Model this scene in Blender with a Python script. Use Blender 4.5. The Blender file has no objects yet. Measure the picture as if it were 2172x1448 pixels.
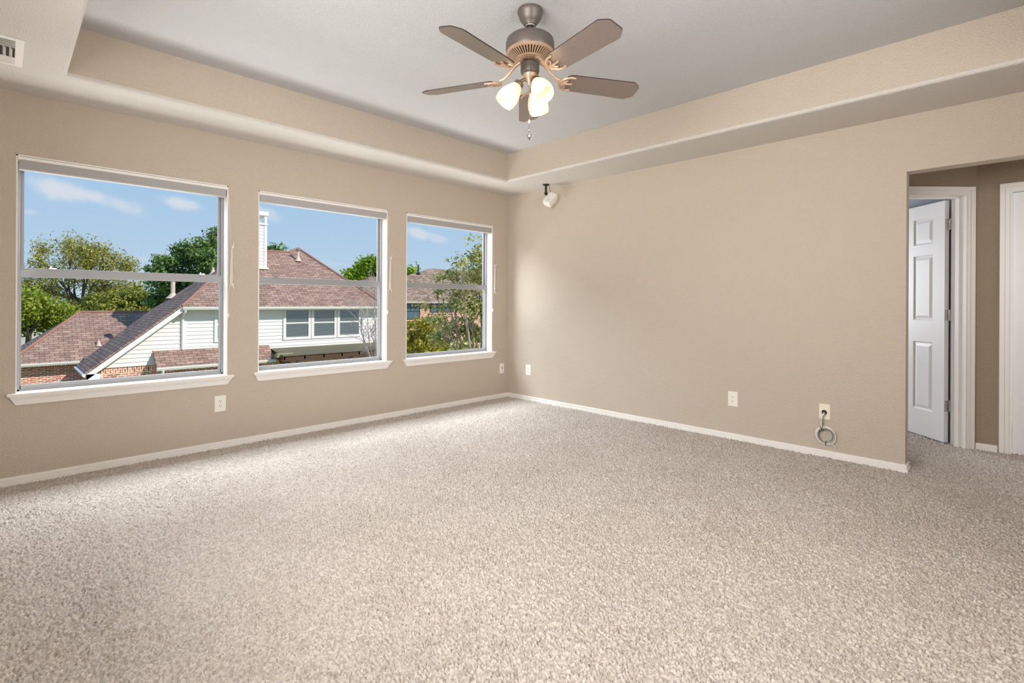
import bpy, bmesh, math, random
import numpy as np
from mathutils import Vector, Matrix

random.seed(7)
rng = np.random.default_rng(11)
SC = bpy.context.scene
COL = SC.collection

# ---------------------------------------------------------------- camera (fitted to the photograph's vanishing points)
F_PX, HY, ROLL, YAW, PX0 = 1078.29, 641.28, 0.0051867, 0.783095, 1086.0
CAM = np.array([4.408, -4.364, 1.147])
FWD = np.array([-math.sin(YAW), math.cos(YAW), 0.0])
RT = np.array([math.cos(YAW), math.sin(YAW), 0.0])
UP = np.array([0.0, 0.0, 1.0])
AX_R = RT * math.cos(ROLL) + UP * math.sin(ROLL)
AX_U = -RT * math.sin(ROLL) + UP * math.cos(ROLL)


def ray(px, py):
    return FWD + AX_R * (px - PX0) / F_PX - AX_U * (py - HY) / F_PX


def at(px, py, t):
    """measured point: photograph pixel at a distance t along the viewing axis"""
    return CAM + t * ray(px, py)


def onx(px, py, X):
    d = ray(px, py)
    return CAM + d * (X - CAM[0]) / d[0]


cam_d = bpy.data.cameras.new('camera')
cam_d.sensor_width = 36.0
cam_d.lens = 36.0 * F_PX / 2172.0
cam_d.shift_y = -(724.0 - HY) / 2172.0
cam_d.clip_start = 0.05
cam_d.clip_end = 500
cam = bpy.data.objects.new('camera', cam_d)
COL.objects.link(cam)
M = Matrix.Identity(4)
for i in range(3):
    M[i][0], M[i][1], M[i][2], M[i][3] = AX_R[i], AX_U[i], -FWD[i], CAM[i]
cam.matrix_world = M
SC.camera = cam

# ---------------------------------------------------------------- view
SC.view_settings.view_transform = 'Standard'
SC.view_settings.look = 'None'
SC.view_settings.gamma = 1.0
SC.view_settings.exposure = 0.0
SC.view_settings.use_curve_mapping = False
SC.cycles.use_denoising = True
SC.cycles.denoising_prefilter = 'NONE'
SC.cycles.max_bounces = 10
SC.cycles.diffuse_bounces = 6
SC.cycles.transparent_max_bounces = 16
SC.cycles.caustics_reflective = False
SC.cycles.caustics_refractive = False


def lin(r, g, b):
    f = lambda c: (c / 12.92 if c <= 0.04045 else ((c + 0.055) / 1.055) ** 2.4)
    return (f(r / 255.0), f(g / 255.0), f(b / 255.0), 1.0)


# ---------------------------------------------------------------- world: blue sky with a few fair-weather clouds
def make_world():
    w = bpy.data.worlds.new('sky')
    SC.world = w
    w.use_nodes = True
    nt = w.node_tree
    nt.nodes.clear()
    N = nt.nodes.new
    L = nt.links.new
    out = N('ShaderNodeOutputWorld')
    bg = N('ShaderNodeBackground')
    L(bg.outputs[0], out.inputs[0])
    tc = N('ShaderNodeTexCoord')
    sep = N('ShaderNodeSeparateXYZ')
    L(tc.outputs['Generated'], sep.inputs[0])
    ramp = N('ShaderNodeValToRGB')
    ramp.color_ramp.elements[0].position = 0.0
    ramp.color_ramp.elements[0].color = lin(196, 217, 236)
    ramp.color_ramp.elements[1].position = 1.0
    ramp.color_ramp.elements[1].color = lin(96, 150, 214)
    e = ramp.color_ramp.elements.new(0.10)
    e.color = lin(182, 209, 235)
    e = ramp.color_ramp.elements.new(0.27)
    e.color = lin(158, 198, 234)
    L(sep.outputs['Z'], ramp.inputs[0])
    noise = N('ShaderNodeTexNoise')
    noise.inputs['Scale'].default_value = 16.0
    noise.inputs['Detail'].default_value = 7.0
    noise.inputs['Roughness'].default_value = 0.6
    L(tc.outputs['Generated'], noise.inputs['Vector'])

    def math_node(op, a, b=None):
        m = N('ShaderNodeMath')
        m.operation = op
        for k, v in ((0, a), (1, b)):
            if v is None:
                continue
            if isinstance(v, (int, float)):
                m.inputs[k].default_value = v
            else:
                L(v, m.inputs[k])
        return m.outputs[0]

    def dot(vec):
        d = N('ShaderNodeVectorMath')
        d.operation = 'DOT_PRODUCT'
        L(tc.outputs['Generated'], d.inputs[0])
        d.inputs[1].default_value = [float(x) for x in vec]
        return d.outputs['Value']

    total = None
    # azimuth/elevation of each cloud, its half width and half height (tangent units), opacity
    for (px, py, hw, hh, tilt, op) in ((185, 415, 118, 30, 0.16, 0.85), (250, 432, 66, 24, 0.2, 0.6), (388, 433, 62, 19, 0.13, 0.8),
                                       (60, 449, 20, 9, 0.0, 0.45), (562, 452, 30, 16, 0.3, 0.5), (886, 494, 36, 15, 0.25, 0.75),
                                       (925, 505, 32, 11, 0.2, 0.5), (300, 550, 45, 10, 0.0, 0.25), (690, 560, 60, 12, 0.0, 0.2)):
        c = ray(px, py)
        s = np.linalg.norm(c)
        c = c / s
        u = np.cross(UP, c)
        u = -u / np.linalg.norm(u)
        v = np.cross(u, c)
        v = v if v[2] > 0 else -v
        ca, sa = math.cos(-tilt), math.sin(-tilt)
        u2, v2 = u * ca + v * sa, -u * sa + v * ca
        a = hw / F_PX / s
        b = hh / F_PX / s
        du = math_node('MULTIPLY', dot(u2), 1.0 / a)
        dv = math_node('MULTIPLY', dot(v2), 1.0 / b)
        r2 = math_node('ADD', math_node('MULTIPLY', du, du), math_node('MULTIPLY', dv, dv))
        front = math_node('GREATER_THAN', dot(c), 0.5)
        f = math_node('SUBTRACT', 1.0, math_node('SQRT', r2))
        f = math_node('ADD', f, math_node('MULTIPLY', math_node('SUBTRACT', noise.outputs['Fac'], 0.5), 2.2))
        sm = N('ShaderNodeMapRange')
        sm.interpolation_type = 'SMOOTHSTEP'
        sm.inputs['From Min'].default_value = 0.0
        sm.inputs['From Max'].default_value = 0.75
        L(f, sm.inputs['Value'])
        m = math_node('MULTIPLY', math_node('MULTIPLY', sm.outputs[0], op), front)
        total = m if total is None else math_node('MAXIMUM', total, m)
    mix = N('ShaderNodeMix')
    mix.data_type = 'RGBA'
    L(total, mix.inputs['Factor'])
    L(ramp.outputs[0], mix.inputs['A'])
    mix.inputs['B'].default_value = lin(226, 228, 236)
    L(mix.outputs['Result'], bg.inputs['Color'])
    bg.inputs['Strength'].default_value = 1.0


make_world()


# ---------------------------------------------------------------- lights
def aim(o, d):
    o.rotation_euler = Vector(d).to_track_quat('-Z', 'Y').to_euler()


def area(name, loc, direction, sx, sy, power, color=(1, 1, 1)):
    l = bpy.data.lights.new(name, 'AREA')
    l.shape = 'RECTANGLE'
    l.size, l.size_y, l.energy, l.color = sx, sy, power, color
    o = bpy.data.objects.new(name, l)
    COL.objects.link(o)
    o.location = loc
    aim(o, direction)
    return o


sun_d = bpy.data.lights.new('sun', 'SUN')
sun_d.energy = 4.2
sun_d.angle = 0.009
sun_d.color = (1.0, 0.93, 0.86)
sun = bpy.data.objects.new('sun', sun_d)
COL.objects.link(sun)
aim(sun, (-0.64, -0.44, -0.58))
# lamps added outside the windows to boost daylight from sky above and yard below
area('sky_fill', (-1.7, -2.3, 3.75), (1.0, 0.0, -0.82), 6.5, 1.9, 720, (0.90, 0.95, 1.0))
area('yard_fill', (-1.5, -2.3, -0.75), (1.0, 0.0, 0.95), 6.0, 1.3, 250, (1.0, 0.97, 0.92))
# fill lamps added outside invented openings behind the photographer
area('rear_fill', (5.55, -2.9, 1.75), (-1.0, -0.40, 0.22), 2.4, 1.1, 66, (1.0, 0.98, 0.95))
area('near_fill', (3.2, -5.05, 1.78), (0.0, 1.0, 0.22), 2.1, 1.1, 140, (1.0, 0.98, 0.95))
# hall and bedroom beyond the opening
area('hall_fill', (5.35, 0.62, 1.5), (-1.0, 0.05, -0.2), 0.7, 1.2, 5.0, (1.0, 0.95, 0.88))  # unseen lamp added to light the hall
area('bedroom_daylight', (1.1, 2.4, 1.4), (1.0, -0.1, 0.0), 1.4, 1.2, 80, (0.92, 0.96, 1.0))


# ---------------------------------------------------------------- materials
def mat(name, color, rough=0.6, metal=0.0, spec=0.4):
    m = bpy.data.materials.new(name)
    m.use_nodes = True
    b = m.node_tree.nodes['Principled BSDF']
    b.inputs['Base Color'].default_value = color
    b.inputs['Roughness'].default_value = rough
    b.inputs['Metallic'].default_value = metal
    b.inputs['Specular IOR Level'].default_value = spec
    return m


def nodes(m):
    nt = m.node_tree
    return nt, nt.nodes.new, nt.links.new, nt.nodes['Principled BSDF']


def add_bump(m, scale, strength, dist, detail=3.0, coord='Object', rough=0.5):
    nt, N, L, b = nodes(m)
    tc = N('ShaderNodeTexCoord')
    no = N('ShaderNodeTexNoise')
    no.inputs['Scale'].default_value = scale
    no.inputs['Detail'].default_value = detail
    no.inputs['Roughness'].default_value = rough
    L(tc.outputs[coord], no.inputs['Vector'])
    bp = N('ShaderNodeBump')
    bp.inputs['Strength'].default_value = strength
    bp.inputs['Distance'].default_value = dist
    L(no.outputs['Fac'], bp.inputs['Height'])
    L(bp.outputs[0], b.inputs['Normal'])
    return m


def vary(m, c1, c2, scale, lo=0.35, hi=0.65, detail=3.0, coord='Object'):
    nt, N, L, b = nodes(m)
    tc = N('ShaderNodeTexCoord')
    no = N('ShaderNodeTexNoise')
    no.inputs['Scale'].default_value = scale
    no.inputs['Detail'].default_value = detail
    L(tc.outputs[coord], no.inputs['Vector'])
    r = N('ShaderNodeValToRGB')
    r.color_ramp.elements[0].position = lo
    r.color_ramp.elements[0].color = c1
    r.color_ramp.elements[1].position = hi
    r.color_ramp.elements[1].color = c2
    L(no.outputs['Fac'], r.inputs[0])
    L(r.outputs[0], b.inputs['Base Color'])
    return m


def brick_mat(name, c1, c2, mortar, bw, rh, ms, bias=0.0, offset=0.5, bump=0.0, tint=None):
    m = mat(name, c1, 0.85, spec=0.2)
    nt, N, L, b = nodes(m)
    uv = N('ShaderNodeUVMap')
    br = N('ShaderNodeTexBrick')
    br.offset = offset
    br.inputs['Color1'].default_value = c1
    br.inputs['Color2'].default_value = c2
    br.inputs['Mortar'].default_value = mortar
    br.inputs['Scale'].default_value = 1.0
    br.inputs['Brick Width'].default_value = bw
    br.inputs['Row Height'].default_value = rh
    br.inputs['Mortar Size'].default_value = ms
    br.inputs['Mortar Smooth'].default_value = 0.2
    br.inputs['Bias'].default_value = bias
    L(uv.outputs[0], br.inputs['Vector'])
    last = br.outputs['Color']
    if tint is not None:
        no = N('ShaderNodeTexNoise')
        no.inputs['Scale'].default_value = 1.0
        no.inputs['Detail'].default_value = 2.0
        mp = N('ShaderNodeMapping')
        mp.inputs['Scale'].default_value = tint[1]
        L(uv.outputs[0], mp.inputs[0])
        L(mp.outputs[0], no.inputs['Vector'])
        rp = N('ShaderNodeValToRGB')
        rp.color_ramp.elements[0].position = 0.38
        rp.color_ramp.elements[1].position = 0.62
        rp.color_ramp.elements[0].color = (tint[0][0], tint[0][0], tint[0][0], 1)
        rp.color_ramp.elements[1].color = (tint[0][1], tint[0][1] * 0.97, tint[0][1] * 0.95, 1)
        L(no.outputs['Fac'], rp.inputs[0])
        mx = N('ShaderNodeMix')
        mx.data_type = 'RGBA'
        mx.blend_type = 'MULTIPLY'
        mx.inputs['Factor'].default_value = 1.0
        L(last, mx.inputs['A'])
        L(rp.outputs[0], mx.inputs['B'])
        last = mx.outputs['Result']
    L(last, b.inputs['Base Color'])
    if bump:
        bp = N('ShaderNodeBump')
        bp.invert = True
        bp.inputs['Strength'].default_value = 0.6
        bp.inputs['Distance'].default_value = bump
        L(br.outputs['Fac'], bp.inputs['Height'])
        L(bp.outputs[0], b.inputs['Normal'])
    return m


def glass_mat(name, tint=(1, 1, 1, 1), refl=0.06):
    m = bpy.data.materials.new(name)
    m.use_nodes = True
    nt = m.node_tree
    nt.nodes.clear()
    N, L = nt.nodes.new, nt.links.new
    out = N('ShaderNodeOutputMaterial')
    tr = N('ShaderNodeBsdfTransparent')
    tr.inputs[0].default_value = tint
    gl = N('ShaderNodeBsdfGlossy')
    gl.inputs['Roughness'].default_value = 0.02
    if refl <= 0:
        L(tr.outputs[0], out.inputs[0])
        return m
    mx = N('ShaderNodeMixShader')
    mx.inputs[0].default_value = refl
    L(tr.outputs[0], mx.inputs[1])
    L(gl.outputs[0], mx.inputs[2])
    L(mx.outputs[0], out.inputs[0])
    return m


def leaf_mat(name, dark, light, trans=0.35):
    m = bpy.data.materials.new(name)
    m.use_nodes = True
    nt = m.node_tree
    nt.nodes.clear()
    N, L = nt.nodes.new, nt.links.new
    out = N('ShaderNodeOutputMaterial')
    ge = N('ShaderNodeNewGeometry')
    rp = N('ShaderNodeValToRGB')
    rp.color_ramp.elements[0].color = dark
    rp.color_ramp.elements[1].color = light
    L(ge.outputs['Random Per Island'], rp.inputs[0])
    di = N('ShaderNodeBsdfDiffuse')
    ts = N('ShaderNodeBsdfTranslucent')
    L(rp.outputs[0], di.inputs[0])
    L(rp.outputs[0], ts.inputs[0])
    mx = N('ShaderNodeMixShader')
    mx.inputs[0].default_value = trans
    L(di.outputs[0], mx.inputs[1])
    L(ts.outputs[0], mx.inputs[2])
    L(mx.outputs[0], out.inputs[0])
    return m


WALL_C = lin(201, 188, 173)
m_wall = add_bump(mat('wall_paint', WALL_C, 0.55, spec=0.3), 110.0, 0.85, 0.010, 4.0, rough=0.55)
m_ceil = add_bump(mat('ceiling_paint', lin(199, 199, 201), 0.8, spec=0.2), 130.0, 0.8, 0.010, 4.0, rough=0.55)
m_soff = add_bump(mat('soffit_bounce_white', lin(214, 209, 204), 0.8, spec=0.2), 130.0, 0.8, 0.010, 4.0, rough=0.55)  # ceiling white, lightened and warmed to paint in bounced light
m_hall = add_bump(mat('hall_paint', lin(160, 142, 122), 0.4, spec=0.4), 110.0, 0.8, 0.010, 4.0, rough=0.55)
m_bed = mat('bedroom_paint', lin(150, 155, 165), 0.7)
m_bedceil = add_bump(mat('bedroom_ceiling_bluelit', lin(190, 198, 212), 0.8), 60.0, 0.8, 0.02, 5.0)  # white ceiling with the blue daylight painted into its colour
m_trim = mat('white_trim_paint', lin(236, 233, 229), 0.35, spec=0.4)
m_door = add_bump(mat('white_door_paint', lin(232, 232, 233), 0.35), 14.0, 0.05, 0.002)
m_alu = mat('grey_aluminium', lin(156, 156, 158), 0.42, 0.15)
m_glass = glass_mat('window_glass', (0.97, 0.98, 0.98, 1), 0.0)
m_blind = mat('blind_fabric', lin(180, 177, 177), 0.7)
m_plastic = mat('white_plastic', lin(238, 234, 226), 0.35)
m_ivory = mat('ivory_plastic', lin(236, 229, 212), 0.35)
m_dark = mat('dark_slot', lin(38, 34, 32), 0.7)
m_black = mat('black_bracket', lin(28, 27, 26), 0.5)
m_chrome = mat('chrome', lin(200, 198, 195), 0.18, 1.0)
m_brass = mat('pewter_brass', lin(150, 132, 108), 0.3, 0.9)
m_fan = mat('fan_pewter', lin(104, 96, 90), 0.42, 0.35)
m_fan_tan = mat('fan_lamplit_metal', lin(188, 158, 134), 0.38, 0.3)  # metal tinted lighter and warmer to paint in the lamp glow
m_cable = mat('grey_cable', lin(188, 186, 180), 0.4)
m_cable2 = mat('dark_grey_cable', lin(120, 118, 112), 0.45)
m_wood = mat('walnut_blade', lin(116, 92, 78), 0.38, spec=0.5)


def setup_wood():
    nt, N, L, b = nodes(m_wood)
    tc = N('ShaderNodeTexCoord')
    mp = N('ShaderNodeMapping')
    mp.inputs['Scale'].default_value = (3.0, 3.0, 40.0)
    no = N('ShaderNodeTexNoise')
    no.inputs['Scale'].default_value = 6.0
    no.inputs['Detail'].default_value = 5.0
    L(tc.outputs['Generated'], mp.inputs[0])
    L(mp.outputs[0], no.inputs['Vector'])
    rp = N('ShaderNodeValToRGB')
    rp.color_ramp.elements[0].position = 0.3
    rp.color_ramp.elements[0].color = lin(98, 84, 77)
    rp.color_ramp.elements[1].position = 0.7
    rp.color_ramp.elements[1].color = lin(130, 112, 102)
    L(no.outputs['Fac'], rp.inputs[0])
    L(rp.outputs[0], b.inputs['Base Color'])
    b.inputs['Coat Weight'].default_value = 1.0
    b.inputs['Coat IOR'].default_value = 1.7
    b.inputs['Coat Roughness'].default_value = 0.22


setup_wood()
m_bladeedge = mat('blade_edge', lin(52, 42, 38), 0.5)


def shade_mat():
    m = bpy.data.materials.new('frosted_shade_glass')
    m.use_nodes = True
    nt = m.node_tree
    nt.nodes.clear()
    N, L = nt.nodes.new, nt.links.new
    out = N('ShaderNodeOutputMaterial')
    ts = N('ShaderNodeBsdfTranslucent')
    ts.inputs[0].default_value = (1.0, 0.93, 0.78, 1)
    di = N('ShaderNodeBsdfDiffuse')
    di.inputs[0].default_value = (0.9, 0.87, 0.8, 1)
    tp = N('ShaderNodeBsdfTransparent')
    m1 = N('ShaderNodeMixShader')
    m1.inputs[0].default_value = 0.35
    m2 = N('ShaderNodeMixShader')
    m2.inputs[0].default_value = 0.12
    L(ts.outputs[0], m1.inputs[1])
    L(di.outputs[0], m1.inputs[2])
    L(m1.outputs[0], m2.inputs[1])
    L(tp.outputs[0], m2.inputs[2])
    L(m2.outputs[0], out.inputs[0])
    return m


m_shade = shade_mat()


def emit_mat(name, color, s):
    m = bpy.data.materials.new(name)
    m.use_nodes = True
    b = m.node_tree.nodes['Principled BSDF']
    b.inputs['Base Color'].default_value = (1, 1, 1, 1)
    b.inputs['Emission Color'].default_value = color
    b.inputs['Emission Strength'].default_value = s
    return m


m_bulb = emit_mat('lit_bulb', (1.0, 0.86, 0.62, 1), 1.6)


def carpet_mat():
    m = mat('carpet', lin(205, 192, 178), 0.95, spec=0.1)
    nt, N, L, b = nodes(m)
    tc = N('ShaderNodeTexCoord')
    no = N('ShaderNodeTexVoronoi')
    no.inputs['Scale'].default_value = 125.0
    L(tc.outputs['Object'], no.inputs['Vector'])
    sx = N('ShaderNodeSeparateXYZ')
    L(no.outputs['Color'], sx.inputs[0])
    big = N('ShaderNodeTexNoise')
    big.inputs['Scale'].default_value = 2.2
    big.inputs['Detail'].default_value = 4.0
    L(tc.outputs['Object'], big.inputs['Vector'])
    rp = N('ShaderNodeValToRGB')
    rp.color_ramp.elements[0].position = 0.05
    rp.color_ramp.elements[0].color = lin(178, 168, 158)
    rp.color_ramp.elements[1].position = 0.8
    rp.color_ramp.elements[1].color = lin(212, 203, 195)
    L(sx.outputs[0], rp.inputs[0])
    r2 = N('ShaderNodeValToRGB')
    r2.color_ramp.elements[0].position = 0.35
    r2.color_ramp.elements[0].color = (0.93, 0.92, 0.91, 1)
    r2.color_ramp.elements[1].position = 0.65
    r2.color_ramp.elements[1].color = (1, 1, 1, 1)
    L(big.outputs['Fac'], r2.inputs[0])
    mx = N('ShaderNodeMix')
    mx.data_type = 'RGBA'
    mx.blend_type = 'MULTIPLY'
    mx.inputs['Factor'].default_value = 1.0
    L(rp.outputs[0], mx.inputs['A'])
    L(r2.outputs[0], mx.inputs['B'])
    L(mx.outputs['Result'], b.inputs['Base Color'])
    return m


m_carpet = carpet_mat()
# outdoors
m_shingle = brick_mat('brown_shingles', lin(180, 151, 135), lin(148, 121, 109), lin(98, 78, 70), 0.30, 0.135, 0.010,
                      bump=0.01, tint=((0.86, 1.12), (3.0, 7.0, 1.0)))
m_shingle2 = brick_mat('tan_shingles', lin(186, 164, 144), lin(128, 106, 92), lin(100, 84, 74), 0.30, 0.14, 0.012,
                       bump=0.01, tint=((0.82, 1.15), (4.0, 8.0, 1.0)))
m_ridge = mat('ridge_shingles', lin(160, 120, 104), 0.9)
m_brick = brick_mat('red_brick', lin(216, 126, 96), lin(126, 84, 74), lin(246, 228, 208), 0.21, 0.068, 0.014,
                    bias=-0.2, bump=0.003, tint=((0.72, 1.25), (4.2, 13.0, 1.0)))
m_siding = mat('white_siding', lin(235, 230, 226), 0.6)
m_gutter = mat('cream_gutter', lin(228, 224, 214), 0.5)
m_soffit = mat('soffit_board', lin(186, 178, 160), 0.7)
m_blindout = mat('blind_slats', lin(176, 174, 166), 0.6)
m_room = mat('dark_interior', lin(40, 44, 44), 0.9)
m_paneout = glass_mat('house_glass', (0.80, 0.86, 0.86, 1), 0.14)
m_bluepane = mat('blue_reflecting_glass', lin(84, 104, 112), 0.12, spec=0.8)
m_bronze = mat('bronze_sash', lin(52, 56, 60), 0.5)
m_patio = mat('patio_corrugated', lin(152, 142, 114), 0.6)
m_timber = mat('timber', lin(88, 64, 50), 0.8)
m_pipe = mat('vent_pipe', lin(222, 200, 182), 0.6)
m_pipecap = mat('grey_pipe_cap', lin(120, 128, 126), 0.6)
m_grass = vary(mat('lawn', lin(110, 128, 70), 0.95), lin(104, 122, 66), lin(150, 150, 100), 0.8)
m_road = mat('concrete_drive', lin(206, 190, 166), 0.9)
m_bark = vary(mat('bark', lin(84, 70, 60), 0.9), lin(70, 58, 50), lin(110, 96, 84), 9.0)
m_barkmid = vary(mat('grey_bark', lin(134, 120, 110), 0.9), lin(110, 98, 88), lin(164, 150, 140), 9.0)
m_barkpale = vary(mat('pale_bark', lin(180, 166, 158), 0.9), lin(164, 148, 140), lin(206, 194, 186), 9.0)


# ---------------------------------------------------------------- mesh helpers
ORG = {}


def tag(o, label=None, cat=None, group=None, kind=None):
    for k, v in (('label', label), ('category', cat), ('group', group), ('kind', kind)):
        if v:
            o[k] = v
    return o


def thing(name, loc, label, cat, group=None, kind=None):
    o = bpy.data.objects.new(name, None)
    o.empty_display_size = 0.1
    COL.objects.link(o)
    o.location = [float(x) for x in loc]
    ORG[o] = np.array(loc, float)
    return tag(o, label, cat, group, kind)


def link_mesh(name, me, parent=None):
    o = bpy.data.objects.new(name, me)
    COL.objects.link(o)
    if parent is not None:
        o.parent = parent
        ORG[o] = ORG[parent]
    else:
        ORG[o] = np.zeros(3)
    return o


class MB:
    def __init__(self):
        self.v, self.f, self.m, self.rot = [], [], [], []

    def poly(self, pts, mi=0, rot=False):
        i = len(self.v)
        self.v += [tuple(float(c) for c in p) for p in pts]
        self.f.append(tuple(range(i, i + len(pts))))
        self.m.append(mi)
        self.rot.append(rot)
        return self

    def faces(self, vs, fs, mi=0):
        i = len(self.v)
        self.v += [tuple(float(c) for c in p) for p in vs]
        for f in fs:
            self.f.append(tuple(i + k for k in f))
            self.m.append(mi)
            self.rot.append(False)
        return self

    def hexa(self, p, mi=0):
        """8 corners: bottom ring 0-3, top ring 4-7"""
        return self.faces(p, [(3, 2, 1, 0), (4, 5, 6, 7), (0, 1, 5, 4), (1, 2, 6, 5), (2, 3, 7, 6), (3, 0, 4, 7)], mi)

    def box(self, x0, y0, z0, x1, y1, z1, mi=0):
        return self.hexa([(x0, y0, z0), (x1, y0, z0), (x1, y1, z0), (x0, y1, z0),
                          (x0, y0, z1), (x1, y0, z1), (x1, y1, z1), (x0, y1, z1)], mi)

    def obox(self, o, a, b, c, mi=0):
        """box from corner o with edge vectors a, b, c"""
        o, a, b, c = (np.array(t, float) for t in (o, a, b, c))
        return self.hexa([o, o + a, o + a + b, o + b, o + c, o + a + c, o + a + b + c, o + b + c], mi)

    def prism(self, ring, ext, mi=0):
        """closed prism: ring of points swept along vector ext"""
        n = len(ring)
        ring = [np.array(p, float) for p in ring]
        e = np.array(ext, float)
        vs = ring + [p + e for p in ring]
        fs = [tuple(range(n - 1, -1, -1)), tuple(range(n, 2 * n))]
        fs += [(i, (i + 1) % n, n + (i + 1) % n, n + i) for i in range(n)]
        return self.faces(vs, fs, mi)

    def tube(self, pts, r, n=8, mi=0, caps=True):
        pts = [np.array(p, float) for p in pts]
        rs = r if isinstance(r, (list, tuple, np.ndarray)) else [r] * len(pts)
        vs, fs = [], []
        d0 = pts[1] - pts[0]
        ref = np.array([0, 0, 1.0]) if abs(d0[2]) < 0.9 * np.linalg.norm(d0) else np.array([1.0, 0, 0])
        u = np.cross(d0, ref)
        u /= np.linalg.norm(u)
        for i, p in enumerate(pts):
            d = pts[min(i + 1, len(pts) - 1)] - pts[max(i - 1, 0)]
            d = d / (np.linalg.norm(d) + 1e-12)
            u = u - d * np.dot(u, d)
            u /= np.linalg.norm(u) + 1e-12
            w = np.cross(d, u)
            for k in range(n):
                a = 2 * math.pi * k / n
                vs.append(p + rs[i] * (math.cos(a) * u + math.sin(a) * w))
        for i in range(len(pts) - 1):
            for k in range(n):
                a, b = i * n + k, i * n + (k + 1) % n
                fs.append((a, b, b + n, a + n))
        if caps:
            fs.append(tuple(range(n - 1, -1, -1)))
            fs.append(tuple(range((len(pts) - 1) * n, len(pts) * n)))
        return self.faces(vs, fs, mi)

    def lathe(self, prof, o, axis=(0, 0, 1), n=32, mi=0, close=False):
        """profile of (radius, height along axis) turned about the axis"""
        o = np.array(o, float)
        w = np.array(axis, float)
        w /= np.linalg.norm(w)
        ref = np.array([1.0, 0, 0]) if abs(w[0]) < 0.9 else np.array([0, 1.0, 0])
        u = np.cross(w, ref)
        u /= np.linalg.norm(u)
        v = np.cross(w, u)
        vs, fs = [], []
        for (r, h) in prof:
            for k in range(n):
                a = 2 * math.pi * k / n
                vs.append(o + w * h + r * (math.cos(a) * u + math.sin(a) * v))
        m = len(prof)
        for i in range(m - 1):
            for k in range(n):
                a, b = i * n + k, i * n + (k + 1) % n
                fs.append((a, b, b + n, a + n))
        if close:
            fs.append(tuple(range(n - 1, -1, -1)))
            fs.append(tuple(range((m - 1) * n, m * n)))
        return self.faces(vs, fs, mi)

    def build(self, name, mats, parent=None, smooth=False, bevel=0.0, seg=2):
        org = ORG[parent] if parent is not None else np.zeros(3)
        me = bpy.data.meshes.new(name)
        vv = np.array(self.v, float)
        me.from_pydata((vv - org).tolist(), [], self.f)
        mats = mats if isinstance(mats, (list, tuple)) else [mats]
        for m in mats:
            me.materials.append(m)
        uvl = me.uv_layers.new(name='UVMap')
        uvs = np.zeros((len(me.loops), 2))
        k = 0
        for f, mi, rot in zip(self.f, self.m, self.rot):
            P = vv[list(f)]
            n = np.zeros(3)
            for i in range(len(f)):
                n += np.cross(P[i], P[(i + 1) % len(f)])
            ln = np.linalg.norm(n)
            n = n / ln if ln > 1e-12 else np.array([0, 0, 1.0])
            u = np.cross(UP, n)
            lu = np.linalg.norm(u)
            u = u / lu if lu > 1e-4 else np.array([1.0, 0, 0])
            v = np.cross(n, u)
            q = np.stack([P @ u, P @ v], 1)
            uvs[k:k + len(f)] = q[:, ::-1] if rot else q
            k += len(f)
        uvl.data.foreach_set('uv', uvs.ravel())
        me.polygons.foreach_set('material_index', self.m)
        if smooth:
            me.polygons.foreach_set('use_smooth', [True] * len(self.f))
        me.update()
        if bevel > 0 or smooth:
            bm = bmesh.new()
            bm.from_mesh(me)
            if smooth:
                bmesh.ops.remove_doubles(bm, verts=bm.verts, dist=1e-6)
            bmesh.ops.recalc_face_normals(bm, faces=bm.faces)
            if bevel > 0:
                eds = [e for e in bm.edges if len(e.link_faces) == 2 and e.calc_face_angle(0) > 0.5]
                bmesh.ops.bevel(bm, geom=eds, offset=bevel, segments=seg, profile=0.5, affect='EDGES', clamp_overlap=True)
            bm.to_mesh(me)
            bm.free()
            if smooth:
                me.set_sharp_from_angle(angle=0.7)
        return link_mesh(name, me, parent)


def np_mesh(name, verts, quads, material, parent=None, smooth=False, tri=False):
    me = bpy.data.meshes.new(name)
    org = ORG[parent] if parent is not None else np.zeros(3)
    verts = np.ascontiguousarray(verts - org, dtype=np.float32)
    k = quads.shape[1]
    me.vertices.add(len(verts))
    me.vertices.foreach_set('co', verts.ravel())
    me.loops.add(quads.size)
    me.loops.foreach_set('vertex_index', np.ascontiguousarray(quads, dtype=np.int32).ravel())
    me.polygons.add(len(quads))
    me.polygons.foreach_set('loop_start', np.arange(0, quads.size, k, dtype=np.int32))
    me.polygons.foreach_set('loop_total', np.full(len(quads), k, dtype=np.int32))
    if smooth:
        me.polygons.foreach_set('use_smooth', np.ones(len(quads), dtype=bool))
    me.materials.append(material)
    me.update(calc_edges=True)
    return link_mesh(name, me, parent)


# ================================================================= THE ROOM
XR, YN, H, HT = 5.03, -4.63, 2.44, 2.738      # far side wall, near wall, soffit and tray heights
WINS = [(-4.302, -3.107), (-2.882, -1.680), (-1.462, -0.267)]
WZ0, WZ1 = 0.548, 2.052


def struct(o, label, cat):
    return tag(o, label, cat, kind='structure')


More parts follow.
